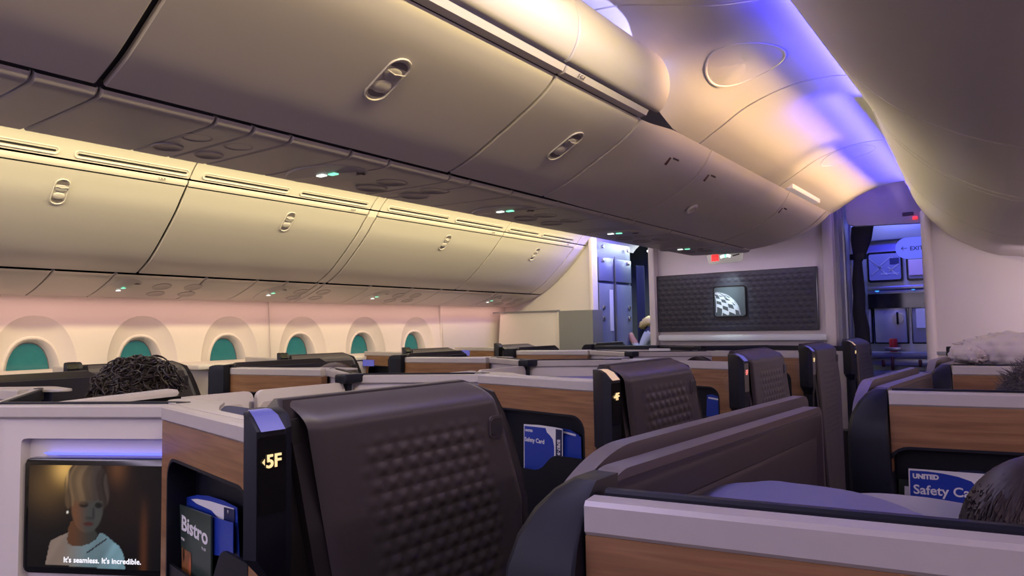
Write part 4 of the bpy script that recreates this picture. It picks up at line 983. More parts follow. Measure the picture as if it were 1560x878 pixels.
    if kind == 'F' and number == '5F':
        lid = obj('divider_lid', prism(round_poly([(0.0, 1.222), (0.33, 1.232), (0.33, 1.250), (0.02, 1.238), (0.0, 1.236)], [0, 0.006, 0.008, 0, 0], 4), lambda a, b: V(0.975, a, b), lambda a, b: V(1.03, a, b), 0.003), 'white', t, smooth=30)
        obj('lid_edge', prism(round_poly([(-0.01, 1.214), (0.335, 1.222), (0.335, 1.2315), (-0.01, 1.2215)], 0.003, 3), lambda a, b: V(0.972, a, b), lambda a, b: V(1.033, a, b)), 'black', lid)
    if kind == 'L':
        obj('veneer_foot', prism([(0.050, 0.72), (0.088, 0.72), (0.088, 0.975), (0.050, 0.94)], lambda a, b: V(a, 0.002, b), lambda a, b: V(a, 0.03, b)), woodm, t)
        VL = 1.0
        # outer wing wall with rail, dark gap, inner lining with rail
        def wing(u0, u1, va, vb, zt0, zt1, m, name, lead):
            # side outline in v,z with a rounded front shoulder
            pts = round_poly([(va, 0.30), (va, zt0-0.055), (va+lead, zt0), (vb, zt1), (vb+0.02, zt1-0.012), (vb+0.035, 0.30)], [0, 0.05, 0.08, 0.01, 0.01, 0], 8)
            return obj(name, prism(pts, lambda a, b: V(u0, a, b), lambda a, b: V(u1, a, b), 0.003), m, t, smooth=35)
        wing(0.0, 0.024, 0.045, VL+0.03, 1.259, 1.243, 'wing_top', 'wing_wall', 0.115)
        obj('wing_gap', prism([(0.08, 0.35), (0.08, 1.16), (0.13, 1.232), (VL-0.02, 1.216), (VL-0.01, 0.35)], lambda a, b: V(0.0242, a, b), lambda a, b: V(0.0418, a, b)), 'gap', t)
        li = wing(0.042, 0.070, 0.040, VL-0.05, 1.250, 1.230, 'wing_top', 'lining_rail', 0.045)
        ln = obj('wing_lining', prism(round_poly([(0.06, 0.32), (0.06, 1.228), (0.08, 1.240), (VL-0.055, 1.218), (VL-0.03, 0.32)], [0, 0.01, 0.01, 0.006, 0], 5), lambda a, b: V(0.0702, a, b), lambda a, b: V(0.0735, a, b), 0.001), 'wing', t, smooth=35)
        obj('inset_panel', prism(round_poly([(0.16, 0.50), (0.16, 1.16), (0.18, 1.196), (VL-0.11, 1.178), (VL-0.13, 1.02), (VL-0.22, 1.00), (VL-0.25, 0.50)], [0.01, 0.02, 0.01, 0.004, 0.01, 0.02, 0.01], 4), lambda a, b: V(0.0736, a, b), lambda a, b: V(0.0765, a, b), 0.0012), 'wing', ln, smooth=30)
        obj('arm_block', prism(round_poly([(VL-0.20, 0.5), (VL-0.19, 0.96), (VL-0.14, 0.985), (VL-0.03, 0.985), (VL-0.02, 0.5)], [0, 0.02, 0.02, 0.01, 0], 4), lambda a, b: V(0.074, a, b), lambda a, b: V(0.10, a, b), 0.003), 'charcoal', t, smooth=30)
        # big navy corner pod: sweeps up and forward from the aisle corner
        bm = bmesh.new(); rings = []
        for z, a0, a1, v0, v1 in ((0.02, 0.008, 0.052, 0.012, 0.05), (0.90, 0.008, 0.052, 0.012, 0.05), (0.955, 0.006, 0.056, 0.0, 0.05), (0.985, 0.004, 0.084, -0.022, 0.05), (1.01, 0.003, 0.086, -0.026, 0.05), (1.140, 0.002, 0.084, -0.026, 0.055), (1.172, 0.004, 0.083, -0.022, 0.058), (1.200, 0.011, 0.082, -0.013, 0.062), (1.224, 0.023, 0.081, 0.000, 0.068), (1.241, 0.036, 0.079, 0.016, 0.075), (1.2505, 0.048, 0.076, 0.034, 0.082)):
            q = 0.008
            rings.append([V(a0, v0+q, z), V(a0+q, v0, z), V(a1-q*0.4, v0+0.002, z), V(a1, v0+q*0.5, z), V(a1, v1, z), V(a0, v1, z)])
        add_loft(bm, rings, True, True); obj('corner_pod', bm, 'navy', t, smooth=28)
        rail([(UC+0.002, wallv(UC)+0.034)]+[(u, v+0.034) for u, v in path[1:]], zc-0.035, zc+0.004, 0.0, 0.014, 'navy', 'rail_liner', 0.003)
    if kind in 'LA':
        # window side console with a pale ledge
        bm = bmesh.new(); add_box(bm, V(umax+ (1.04-umax)/2+0.03, 0.10, 0.60), (1.04-umax+0.10, 0.50, 1.16)); obj('side_console', bm, 'whitepan', t)
        bm = bmesh.new(); add_box(bm, V(umax+(1.04-umax)/2+0.03, 0.14, 1.20), (1.04-umax+0.12, 0.74, 0.03), bev=0.008); obj('console_ledge', bm, 'wall', t, smooth=40)
    return t
F0 = [0.64, 1.69, 2.75, 3.80, 4.85]
suiteF = []
nums = ['5F', '4F', '3F', '2F', '1F']; lampm = ['glowblue', 'glowwarm', 'glowblue', 'glowblue', 'glowwarm']; nm_ = ['glowy', 'glowy', 'glowr', 'glowy', 'glowy']
labF = ['wood and dark embossed seat suite numbered 5F, largest, left of centre', 'seat suite numbered 4F behind the long grey wing rail, blue card in its niche',
        'seat suite with a small red lit number, third along the right aisle', 'narrow looking dark seat suite fourth along the right aisle, wood panel beside it', 'farthest seat suite on the right aisle, just before the front wall']
for i, y in enumerate(F0):
    suiteF.append(build_suite('F', -1, 1.0, y, labF[i], nums[i], lamp=lampm[i], numm=nm_[i], capm='cap' if i < 4 else 'navy', woodm='wood' if i < 4 else 'whitepan', divider=i > 0))
labD = ['left half of the white centre console suite, navy wing at left frame edge', 'seat suite with the wood panel right of the curly-haired passenger', 'seat suite with wood front beneath the second row of pale cap rails from the camera', 'seat suite with a thin wood band below the third pale cap rail', 'front row seat suite under the locker bank, dark rail and ribbed front']
for i, y in enumerate(F0):
    build_suite('D', 1, -1.0, y, labD[i], ztop=1.268, lamp='black', capm='cap' if i < 4 else 'navy', woodm='wood' if i < 4 else 'whitepan')
labA = ['window seat suite whose grey headrest wing stands behind the curly hair', 'window seat suite with a dark grey wing above the brown-haired head', 'window seat suite with a low black wing below the fifth and sixth windows', 'farthest window seat suite before the low beige closet']
for i, y in enumerate((1.32, 2.40, 3.38, 4.40)):
    t = build_suite('A', -1, -1.5, y, labA[i], ztop=1.265, vmax=0.50, umax=0.60, lamp='black')
    if i > 0:
        bm = bmesh.new(); add_box(bm, (-0.52 if i == 2 else -0.44, wallv(0.5)-0.012, 1.165 if i == 2 else 1.20), (0.11, 0.012, 0.045)); obj('console_light', bm, 'glowblue', t)
L1 = build_suite('L', 1, 1.478, 0.555, 'nearest seat suite in the bottom right, wide pale cap rail over wood', umax=0.95, pocket=(0.20, 0.70, 1.10), zc=1.240)
L2 = build_suite('L', 1, 1.560, 1.70, 'right side seat suite whose wood panel holds the large safety card', umax=0.95, pocket=(0.075, 0.46, 1.132))
L3 = build_suite('L', 1, 1.597, 2.74, 'right side seat suite with the rolled quilt behind its pale rail', umax=0.90, pocket=(0.2, 0.6, 1.0))

# ---- 5F monitor picture (belongs to the monitor of the nearest centre suite)
mon = [c for c in suiteF[0].children if c.name.startswith('monitor') and 'console' not in c.name][0]
c0, c1 = Vector((-0.60, 0.118, 0)), Vector((-0.998, -0.103, 0)); cdir = (c1-c0).normalized(); cnn = Vector((-cdir.y, cdir.x, 0)); cnn = cnn if cnn.y > 0 else -cnn
def MW(tt, o, z): r = c0+cdir*tt+cnn*o; return Vector((r.x, r.y, z))
def sm(x): x = min(1, max(0, x)); return x*x*(3-2*x)
def ell(x, y, cx, cy, rx_, ry_, soft=0.12): return sm((1-math.sqrt(((x-cx)/rx_)**2+((y-cy)/ry_)**2))/soft+0.5)
def inpoly(x, y, poly):
    c = False; n = len(poly)
    for i in range(n):
        x1, y1 = poly[i]; x2, y2 = poly[(i+1) % n]
        if (y1 > y) != (y2 > y) and x < (x2-x1)*(y-y1)/(y2-y1)+x1: c = not c
    return c
def mixc(a, b, t): return tuple(p+(q-p)*t for p, q in zip(a, b))
def hsh(i): i = math.sin(i*127.1)*43758.5453; return i-math.floor(i)
def vn(x): i = math.floor(x); f = x-i; return hsh(i)+(hsh(i+1)-hsh(i))*sm(f)
dress = [(222, 830), (250, 690), (262, 650), (330, 615), (400, 588), (388, 640), (395, 668), (440, 690), (490, 690), (560, 668), (610, 635), (640, 590), (668, 588), (725, 630), (790, 680), (826, 740), (838, 852)]
neck = [(395, 560), (418, 500), (560, 540), (600, 560), (625, 600), (590, 660), (500, 700), (420, 690), (380, 655)]
def film(u, v):
    x = 80+u*1110; y = 82+(1-v)*770
    g = math.exp(-(((x-365)/95)**2+((y-105)/110)**2)); g2 = math.exp(-(((x-230)/170)**2+((y-230)/190)**2)); g3 = math.exp(-(((x-770)/70)**2+((y-110)/120)**2)); g4 = math.exp(-((x-975)/28)**2)*sm((y-250)/300)
    c = (0.004+0.62*g+0.085*g2+0.10*g3+0.055*g4, 0.0035+0.36*g+0.045*g2+0.038*g3+0.016*g4, 0.004+0.10*g+0.014*g2+0.012*g3+0.004*g4)
    c = mixc(c, (0.020, 0.008, 0.005), 0.4*math.exp(-(((x-820)/220)**2+((y-360)/260)**2)))
    if inpoly(x, y, neck): c = mixc((0.085, 0.035, 0.016), (0.030, 0.032, 0.030), sm((x-420)/170))
    f = max(ell(x, y, 540, 400, 122, 185), 0)
    if y > 560: f *= ell(x, y, 530, 520, 90, 95)
    fc = mixc((0.12, 0.050, 0.024), (0.044, 0.044, 0.042), sm((x-440)/120))
    sh = 1-0.85*ell(x, y, 512, 376, 36, 22, 0.6)-0.85*ell(x, y, 628, 380, 30, 22, 0.6); sh *= 1-0.45*ell(x, y, 590, 440, 10, 45, 0.8)
    sh *= 1-0.35*ell(x, y, 560, 478, 34, 12, 0.8)
    fc = tuple(k*sh for k in fc); fc = mixc(fc, (0.055, 0.016, 0.014), ell(x, y, 552, 520, 38, 15, 0.5))
    c = mixc(c, fc, f)
    if inpoly(x, y, dress):
        k = vn(x*0.02+y*0.013)
        dc = mixc((0.20, 0.145, 0.12), (0.13, 0.20, 0.235), sm((x-330)/260)); dc = mixc(dc, (0.17, 0.30, 0.37), sm((x-640)/120)*0.8)
        c = tuple(q*(0.75+0.3*k) for q in dc)
        d = abs((y-735)+(x-545)*0.72) if 540 < x < 700 else 99
        if d < 6: c = (0.02, 0.02, 0.03)
    h = max(ell(x, y, 530, 235, 170, 200, 0.05), ell(x, y, 640, 290, 70, 130, 0.2)*0.95, ell(x, y, 395, 330, 30, 80, 0.3)*0.9)
    if y > 330: h *= 1-ell(x, y, 540, 415, 112, 120, 0.1)
    fringe = ell(x, y, 500, 315, 128, 62, 0.15)*(1 if y < 345 else 0.4)
    h = max(h if not (inpoly(x, y, [(430, 345), (660, 345), (650, 560), (430, 560)])) else 0, fringe*0.95)
    st = 0.45+1.0*vn((x-300)*0.05+(y-80)*0.02+3*math.sin(y*0.011)+2*vn(x*0.013))
    hc = mixc((0.130, 0.080, 0.042), (0.036, 0.026, 0.022), sm((x-440)/170)); hc = tuple(q*st for q in hc)
    hc = mixc(hc, (0.55, 0.33, 0.12), math.exp(-((x-378-0.0005*(y-230)**2)/9)**2)*sm((300-y)/180))
    c = mixc(c, hc, min(1, h))
    c = mixc(c, (0.75, 0.7, 0.62), ell(x, y, 388, 436, 9, 9, 0.6))
    return c
scn = picture('screen', (MW(0.352, 0.0148, 0.889), -(cdir), (0, 0, 1)), 0.350, 0.224, 150, 100, film, 0.95, mon, rough=0.2)
text_obj('subtitle', "It's seamless. It's incredible.", 0.0165, (MW(0.262, 0.0140, 0.9015), -cdir, (0, 0, 1)), 'subtitle' if 'subtitle' in M else 'ledsub', scn, 0.0004, 0.0002, xs=1.02) if False else None
M['ledsub'] = mat('subtitle_light', (0.8, 0.8, 0.8), 0.5, emis=(0.62, 0.66, 0.72), es=1.0)
text_obj('subtitle', "It's seamless. It's incredible.", 0.0165, (MW(0.262, 0.0140, 0.9015), -cdir, (0, 0, 1)), 'ledsub', scn, 0.0003, 0.0002, xs=1.02)
wpos = Vector((1.0, 0.64, 0))+MW(0.08, -0.03, 1.145)
area('console_wash_light', tuple(Vector((1.0, 0.64, 0))+MW(0.06, 0.008, 1.142)), tuple(Vector((1.0, 0.64, 0))+MW(0.06, 0.05, 1.20)), 0.010, 0.010, BLUE, 0.0)

# ---- literature
def plane_pt(px, py, S, off):
    """seen point on the niche plane of a suite S=(X0,Y0,s), off behind the wood face"""
    X0, Y0, s = S; a = Vector((X0+s*0.09, Y0+off, 0)); b = Vector((X0+s*0.54, Y0+0.085+off, 0)); n = (b-a).cross(Vector((0, 0, 1)))
    c = Vector(((px-780)/F, -(py-439)/F, 1.0)); r = Vector((c.dot(_r), c.dot(_f), c.dot(_u)))
    tt = (a-CAMP).dot(n)/r.dot(n); return CAMP+r*tt
def card(name, pxs, S, off, m, parent=None, th=0.0012):
    X0, Y0, s = S; d = Vector((s*0.45, 0.085, 0)).normalized(); n = Vector((-d.y, d.x, 0)); n = n if n.y > 0 else -n
    bm = bmesh.new(); q = [plane_pt(x, y, S, off) for x, y in pxs]
    v0 = [bm.verts.new(p) for p in q]; v1 = [bm.verts.new(p+n*th) for p in q]; k = len(q)
    bm.faces.new(v0); bm.faces.new(v1[::-1])
    for i in range(k): bm.faces.new((v0[i], v1[i], v1[(i+1) % k], v0[(i+1) % k]))
    o = obj(name, bm, m)
    if parent: o.parent = parent
    return o
def ptext(s_, px, py, px2, py2, size, S, off, m, parent, offs=0.0, name='cover_text', up=None, wide=1.0):
    a = plane_pt(px, py, S, off); b = plane_pt(px2, py2, S, off); r = (b-a); 
    if up is None: d = Vector((S[2]*0.45, 0.085, 0)).normalized(); d = d if d.dot(r) > 0 else -d; r = d; upv = (0, 0, 1)
    else: upv = up
    return text_obj(name, s_, size, (a, r, upv), m, parent, offs, 0.0002, wide=wide)
S5 = (1.0, 0.64, -1)
t = tag(card('folded_leaflet', [(284, 758), (300, 754.5), (318, 756), (340, 763), (361, 774), (364, 850), (286, 830)], S5, 0.040, 'blue'), 'blue round-topped leaflet at the back of the niche beside the 5F suite', 'leaflet')
card('printed_panel', [(291, 761), (300, 760.5), (320, 764), (356, 775), (356, 840), (320, 830), (333, 790), (322, 778), (300, 768)], S5, 0.0395, 'paper', t, 0.0004)
card('navy_block', [(341, 773), (357, 777), (357, 835), (341, 830)], S5, 0.0380, 'bluedark', t, 0.0004)
ptext('M', 346, 782, 352, 783, 0.009, S5, 0.0375, 'paper', t)
t = tag(card('blue_card', [(318, 786), (355, 797), (355, 850), (318, 845)], S5, 0.030, 'blue'), 'plain blue card tucked behind the Bistro booklet', 'card')
t = tag(card('bistro_booklet', [(273.5, 769), (321, 787), (321, 895), (278, 885)], S5, 0.022, 'green', th=0.003), 'green Bistro menu booklet in the niche of the 5F suite', 'booklet')
ptext('Bistro', 276, 806, 300, 815, 0.0415, S5, 0.0215, 'paper', t, 0.0010, wide=1.55)
ptext('FOR KIDS', 275, 824, 300, 830, 0.007, S5, 0.0215, 'paper', t, 0.0, 'small_text') if False else ptext('MENU', 276, 822, 300, 830, 0.0075, S5, 0.0215, 'paper', t, 0.0, 'small_text')
ptext('May 20', 307, 837, 315, 840, 0.0075, S5, 0.0215, 'paper', t, 0.0, 'small_text')
def food(u, v):
    k = vn(u*7+v*3)*0.5+vn(v*15-u*5)*0.5; c = mixc((0.16, 0.055, 0.018), (0.30, 0.13, 0.05), k)
    c = mixc(c, (0.03, 0.012, 0.008), ell(u, v, 0.2, 0.85, 0.10, 0.2, 0.5)); c = mixc(c, (0.42, 0.12, 0.06), ell(u, v, 0.85, 0.62, 0.12, 0.25, 0.5)); c = mixc(c, (0.55, 0.5, 0.48), ell(u, v, 0.5, 0.1, 0.3, 0.12, 0.5)); return c
a = plane_pt(276.5, 893, S5, 0.0213); b = plane_pt(321, 893, S5, 0.0213); a2 = plane_pt(276.5, 829, S5, 0.0213)
d_ = Vector((-0.45, 0.085, 0)).normalized()*-1
picture('food_photo', (a, d_, (0, 0, 1)), 0.058, (a2-a).z-0.006, 18, 24, food, 0, t, 0.4)
S4 = (1.0, 1.69, -1)
t = tag(card('folded_leaflet', [(840, 653), (850, 652), (868, 655), (882, 663), (884, 700), (840, 700)], S4, 0.045, 'blue'), 'round-topped blue leaflet at the back of the niche beside the 4F suite', 'leaflet')
card('title_band', [(858, 657), (877, 662), (877, 665), (858, 660)], S4, 0.0445, 'paper', t, 0.0004)
t = tag(card('blue_card', [(853, 664), (885, 665.5), (886, 700), (853, 700)], S4, 0.036, 'blue'), 'small plain blue card right of the 4F safety card', 'card')
t = tag(card('safety_card', [(798, 646.5), (822, 648), (846, 651.5), (857, 654), (857, 750), (798, 750)], S4, 0.024, 'paper'), 'blue and white Safety Card in the niche beside the 4F suite', 'card')
card('blue_field', [(799, 649), (831, 652.5), (833, 659), (838, 664), (842, 670), (844, 680), (844, 750), (799, 750)], S4, 0.0235, 'blue', t, 0.0004)
card('navy_spine', [(846.5, 654), (856, 655.5), (856, 750), (846.5, 750)], S4, 0.0235, 'bluedark', t, 0.0004)
ptext('UNITED', 800, 657, 830, 658, 0.0095, S4, 0.0230, 'paper', t, 0.0004)
ptext('Safety Card', 799.5, 672, 830, 674, 0.0185, S4, 0.0230, 'paper', t, 0.0004)
ptext('B787-9', 849.0, 670, 849, 700, 0.016, S4, 0.0230, 'paper', t, 0.0006, 'spine_text', up=tuple((plane_pt(860, 671, S4, 0.023)-plane_pt(850, 670.5, S4, 0.023)).normalized()))
S3 = (1.0, 2.75, -1)
t = tag(card('blue_card', [(1077, 602), (1084, 601), (1097, 605), (1099, 640), (1076, 640)], S3, 0.03, 'blue'), 'small blue card in the third niche along the right aisle', 'card')
card('title_band', [(1079, 605), (1096, 608), (1096, 610.5), (1079, 607.5)], S3, 0.0295, 'paper', t, 0.0004)
SL_ = (1.56, 1.70, 1)
t = tag(card('green_booklet', [(1369, 730), (1400, 733), (1400, 790), (1369, 788)], SL_, 0.045, 'green'), 'dark green booklet edge left of the large safety card', 'booklet')
t = tag(card('white_slip', [(1378, 741), (1400, 743), (1400, 790), (1378, 788)], SL_, 0.038, 'paper'), 'small white slip between the green booklet and the large safety card', 'paper slip')
t = tag(card('round_leaflet', [(1440, 722), (1465, 717.5), (1490, 718), (1520, 724), (1540, 735), (1540, 800), (1440, 800)], SL_, 0.038, 'bluedark'), 'navy round-topped leaflet behind the large safety card', 'leaflet')
t = tag(card('safety_card', [(1384, 714), (1520, 724), (1522, 800), (1386, 800)], SL_, 0.030, 'paper'), 'large blue and white Safety Card in the right side niche, partly behind the dark-haired head', 'card')
card('blue_field', [(1386, 717), (1412, 718.5), (1437, 722), (1460, 727), (1480, 734), (1490, 744), (1500, 800), (1388, 800)], SL_, 0.0295, 'blue', t, 0.0004)
ptext('UNITED', 1390.5, 728.5, 1424, 731, 0.0135, SL_, 0.0290, 'paper', t, 0.0008)
ptext('Safety Card', 1391.5, 752, 1470, 757, 0.0275, SL_, 0.0290, 'paper', t, 0.0005)

# ---- front row items
for (a, b, c_, d_2, m, n_, l) in ((990, 1022, 531, 537, 'paper', 'paper_sheet', 'white paper lying on the front row rail below the logo panel'),):
    p, q = P(a, c_, Y=4.83), P(b, d_2, Y=4.83)
    tag(obj(n_, box(((p.x+q.x)/2, 4.82, (p.z+q.z)/2), (abs(q.x-p.x), 0.01, abs(p.z-q.z))), m), l, 'paper')
for k, (a, b, l) in enumerate(((1118, 1155, 'glowing patch standing in for blue-purple light on the console under the logo panel'), (1207, 1245, 'blue-purple lit console pocket near the wood panel by the front wall'))):
    p, q = P(a, 531, Y=5.2), P(b, 539, Y=5.2)  # glowing boxes, blue light on the front consoles made as emissive patches
    tag(obj('lit_console_pocket', box(((p.x+q.x)/2, 5.2, (p.z+q.z)/2), (abs(q.x-p.x), 0.02, abs(p.z-q.z)), bev=0.003), 'glowblue'), l, 'console')
struct(obj('trim_17', box((0.1, 5.255, 0.62), (1.3, 0.08, 1.22)), 'navy2'))

# ================================================================== PEOPLE AND CLOTH
def skin_body(name, joints, edges, root=0, m='shirt', sub=2):
    me = bpy.data.meshes.new(name); me.from_pydata([j[0] for j in joints], edges, [])
    o = bpy.data.objects.new(name, me); C.objects.link(o)
    sk = o.modifiers.new('s', 'SKIN'); sk.use_smooth_shade = True
    for i, j in enumerate(joints):
        r = j[1]; me.skin_vertices[0].data[i].radius = (r, r) if not isinstance(r, tuple) else r
        me.skin_vertices[0].data[i].use_root = (i == root)
    ss = o.modifiers.new('u', 'SUBSURF'); ss.levels = sub; ss.render_levels = sub
    bpy.context.view_layer.update()
    m2 = bpy.data.meshes.new_from_object(o.evaluated_get(bpy.context.evaluated_depsgraph_get()))
    bpy.data.objects.remove(o); bpy.data.meshes.remove(me)
    m2.materials.clear()
    for x in (m if isinstance(m, (list, tuple)) else [m]): m2.materials.append(M[x])
    for p in m2.polygons: p.use_smooth = True
    o = bpy.data.objects.new(name, m2); C.objects.link(o); return o
def seated(label, H, yaw=0.0, lean=0.0, hair='hair_dark', style='short', cloth='shirt', hw=1.0):
    """H = centre of the head; seated figure facing +Y turned by yaw; head, neck, hands are skin, the rest clothed"""
    R = Matrix.Rotation(yaw, 3, 'Z'); H = Vector(H)
    def q(x, y, z): return H+R @ Vector((x, y, z))
    J = [(q(0, -0.10-lean, -0.72), 0.15), (q(0, -0.07-lean*0.6, -0.45), (0.17, 0.12)), (q(0, -0.04-lean*0.3, -0.26), (0.17, 0.11)), (q(0, -0.02, -0.17), 0.06), (q(0, -0.01, -0.10), 0.055), (q(0, 0.0, -0.01), (0.078, 0.092)), (q(0, 0.0, 0.055), (0.070, 0.088)),
         (q(-0.20, -0.05-lean*0.3, -0.27), 0.06), (q(-0.24, 0.02, -0.50), 0.045), (q(-0.16, 0.24, -0.60), 0.036), (q(0.20, -0.05-lean*0.3, -0.27), 0.06), (q(0.24, 0.02, -0.50), 0.045), (q(0.16, 0.24, -0.60), 0.036),
         (q(-0.10, 0.05, -0.76), 0.085), (q(-0.12, 0.38, -0.74), 0.068), (q(-0.12, 0.42, -1.10), 0.05), (q(0.10, 0.05, -0.76), 0.085), (q(0.12, 0.38, -0.74), 0.068), (q(0.12, 0.42, -1.10), 0.05)]
    E = [(0, 1), (1, 2), (2, 3), (3, 4), (4, 5), (5, 6), (2, 7), (7, 8), (8, 9), (2, 10), (10, 11), (11, 12), (0, 13), (13, 14), (14, 15), (0, 16), (16, 17), (17, 18)]
    o = skin_body('person', J, E, 0, [cloth, 'skin'])
    inv = R.transposed()
    for p in o.data.polygons:
        c = inv @ (p.center-H); p.material_index = 1 if (c.z > -0.145 or (c.y > 0.20 and c.z > -0.66)) else 0
    tag(o, label, 'person')
    # ears, nose
    # nose and ears are pulled out of the one body surface itself
    for v_ in o.data.vertices:
        c = inv @ (v_.co-H)
        if abs(c.x) < 0.016 and c.y > 0.05 and -0.05 < c.z < 0.0: v_.co += R @ Vector((0, 0.018, 0))
        if abs(c.x) > 0.060 and abs(c.y) < 0.022 and -0.035 < c.z < 0.025: v_.co += R @ Vector((0.014 if c.x > 0 else -0.014, -0.004, 0))
    bm = bmesh.new()
    def cap(ux, uy, uz, dy, dz, amp, fr_, low):
        rings = []
        n = 40; mm = 24
        for j in range(mm+1):
            th = PI*j/mm*0.78
            r = []
            for k in range(n):
                ph = 2*PI*k/n
                lim = 1.0
                x, y, z = math.sin(th)*math.cos(ph), math.sin(th)*math.sin(ph), math.cos(th)
                # shorter in front of the face
                if y > 0.35 and z < 0.25: z = z*0.35+0.25*0.65
                nz_ = 1+amp*(math.sin(fr_*ph+7*th)*math.sin(9*th+2.3*ph)+0.6*math.sin(17*ph-5*th))*0.5
                r.append(q(ux*x*nz_*hw, dy+uy*y*nz_, dz+uz*z*nz_))
            rings.append(r)
        add_loft(bm, rings, True)
    if style == 'curly':
        cap(0.100, 0.118, 0.112, -0.012, 0.035, 0.03, 9, 0)
        rnd = random.Random(5)
        for _ in range(760):
            th = math.acos(1-rnd.random()*1.15); ph = rnd.random()*2*PI
            d = Vector((math.sin(th)*math.cos(ph)*0.102*hw, math.sin(th)*math.sin(ph)*0.118, math.cos(th)*0.112))
            if d.y > 0.06 and d.z < 0.02: continue
            b = Vector((0, -0.012, 0.035))+d; nrm = Vector((d.x/0.102**2, d.y/0.118**2, d.z/0.112**2)).normalized()
            t1 = nrm.cross(Vector((0.2, 0.1, 1))).normalized(); t2 = nrm.cross(t1); a0 = rnd.random()*6.28; R0 = 0.007+rnd.random()*0.017; ln = 1.2+rnd.random()*2.2
            pts = []; rnd_a = rnd.random()**2
            for k in range(9):
                s_ = k/8; an = a0+ln*s_*1.6
                pts.append(q(*(b+nrm*(0.001+(0.010+0.022*rnd_a)*math.sin(s_*2.6))+(t1*math.cos(an)+t2*math.sin(an))*R0*(0.6+s_)+Vector((0, 0.012*s_, -0.010*s_)))))
            add_tube(bm, pts, 0.0015, 5, [0.0024*(1-0.75*abs(2*k/8-1)**2)+0.0004 for k in range(9)])
    elif style == 'fluffy':
        cap(0.110, 0.120, 0.115, -0.015, 0.03, 0.05, 7, 0)
        rnd = random.Random(8)
        for _ in range(3200):
            th = math.acos(1-rnd.random()*1.5); ph = rnd.random()*2*PI
            d = Vector((math.sin(th)*math.cos(ph)*0.112, math.sin(th)*math.sin(ph)*0.122, math.cos(th)*0.117))
            if d.y > 0.06 and d.z < 0.02: continue
            nrm = d.normalized(); b = Vector((0, -0.015, 0.03))+d; w1 = Vector((rnd.uniform(-1, 1), rnd.uniform(-1, 1), rnd.uniform(-1, 1)))*0.012
            pts = [q(*(b-nrm*0.004)), q(*(b+nrm*0.006+w1*0.5)), q(*(b+nrm*0.011+w1*1.2)), q(*(b+nrm*0.014+w1*1.9))]
            add_tube(bm, pts, 0.001, 4, [0.0013, 0.0012, 0.0008, 0.0003])
    else:
        cap(0.097, 0.114, 0.106, -0.014, 0.035, 0.006, 5, 0)
        rnd = random.Random(11)
        for _ in range(1500):   # long straight locks combed down from the crown
            ph = rnd.random()*2*PI; pts = []
            if math.sin(ph) > 0.55: continue
            st = rnd.random()*0.35; jt = rnd.random()*0.012
            for k in range(9):
                th = st+(2.0-st)*k/8*(1.0 if style == 'long' else 0.85)
                x, y, z = math.sin(min(th, 1.57))*math.cos(ph+0.05*k*rnd.uniform(-.3, .3)), math.sin(min(th, 1.57))*math.sin(ph), math.cos(th)
                f = 1.0+0.012+jt
                pts.append(q(0.098*x*f*hw, -0.014+0.115*y*f, 0.035+0.107*z*f-(0.06*max(0, th-1.57) if style == 'long' else 0)))
            add_tube(bm, pts, 0.003, 5, [0.0008]+[0.0019]*7+[0.0006])
    h = obj('hair', bm, hair, o, smooth=70); h['label'] = {'hair_dark': 'dark hair', 'hair_plum': 'smooth dark hair', 'hair_brown': 'brown hair', 'hair_grey': 'dark grey hair', 'hair_blond': 'blond hair'}[hair]
    return o
def head_at(px, ytop, depth, z_half=0.13):
    """head centre whose crown shows at a pixel, at a given distance along the view axis"""
    c = Vector(((px-780)/F, -(ytop-439)/F, 1.0))*depth
    r = CAMP+Vector((c.dot(_r), c.dot(_f), c.dot(_u))); return Vector((r.x, r.y, r.z-z_half))
seated('person with short curly dark hair leaning forward in the centre left seat', head_at(214, 547, 2.25, 0.155), yaw=-0.5, hair='hair_dark', style='curly', cloth='shirt2', hw=1.08)
seated('person of whom only brown hair shows between pale rails, below the fourth window', head_at(516, 552, 2.98, 0.145), yaw=0, hair='hair_brown', style='short', cloth='shirt')
seated('person with a dark crown of hair just left of the third aisle seat', head_at(1066, 543, 3.75, 0.145), yaw=0, hair='hair_dark', style='short', cloth='shirt')
seated('person with smooth dark hair in the bottom right corner', head_at(1610, 692, 0.80, 0.145), yaw=0, hair='hair_plum', style='long', cloth='shirt2')
seated('person with fluffy dark grey hair at the right picture edge', head_at(1602, 543, 1.78, 0.165), yaw=0, hair='hair_grey', style='fluffy', cloth='shirt2')
# crew member bending in the far aisle
hp = P(983, 488, Y=6.75); X_, Z_ = hp.x, hp.z
X_ += 0.03
J = [((X_+0.30, 6.9, Z_-0.62), 0.15), ((X_+0.24, 6.85, Z_-0.32), (0.16, 0.13)), ((X_+0.10, 6.8, Z_-0.10), (0.15, 0.11)), ((X_+0.03, 6.77, Z_-0.05), 0.055), ((X_-0.01, 6.75, Z_-0.03), 0.085), ((X_-0.05, 6.74, Z_-0.06), 0.075),
     ((X_+0.05, 6.66, Z_-0.14), 0.06), ((X_-0.04, 6.62, Z_-0.32), 0.045), ((X_-0.12, 6.62, Z_-0.20), 0.036), ((X_-0.15, 6.62, Z_-0.13), 0.030), ((X_+0.15, 6.95, Z_-0.15), 0.06), ((X_+0.06, 6.98, Z_-0.38), 0.045), ((X_-0.02, 6.9, Z_-0.52), 0.036),
     ((X_+0.30, 6.83, Z_-0.85), 0.08), ((X_+0.30, 6.82, 0.48), 0.06), ((X_+0.30, 6.84, 0.06), 0.045), ((X_+0.32, 6.99, Z_-0.85), 0.08), ((X_+0.32, 6.99, 0.48), 0.06), ((X_+0.34, 7.0, 0.06), 0.045)]
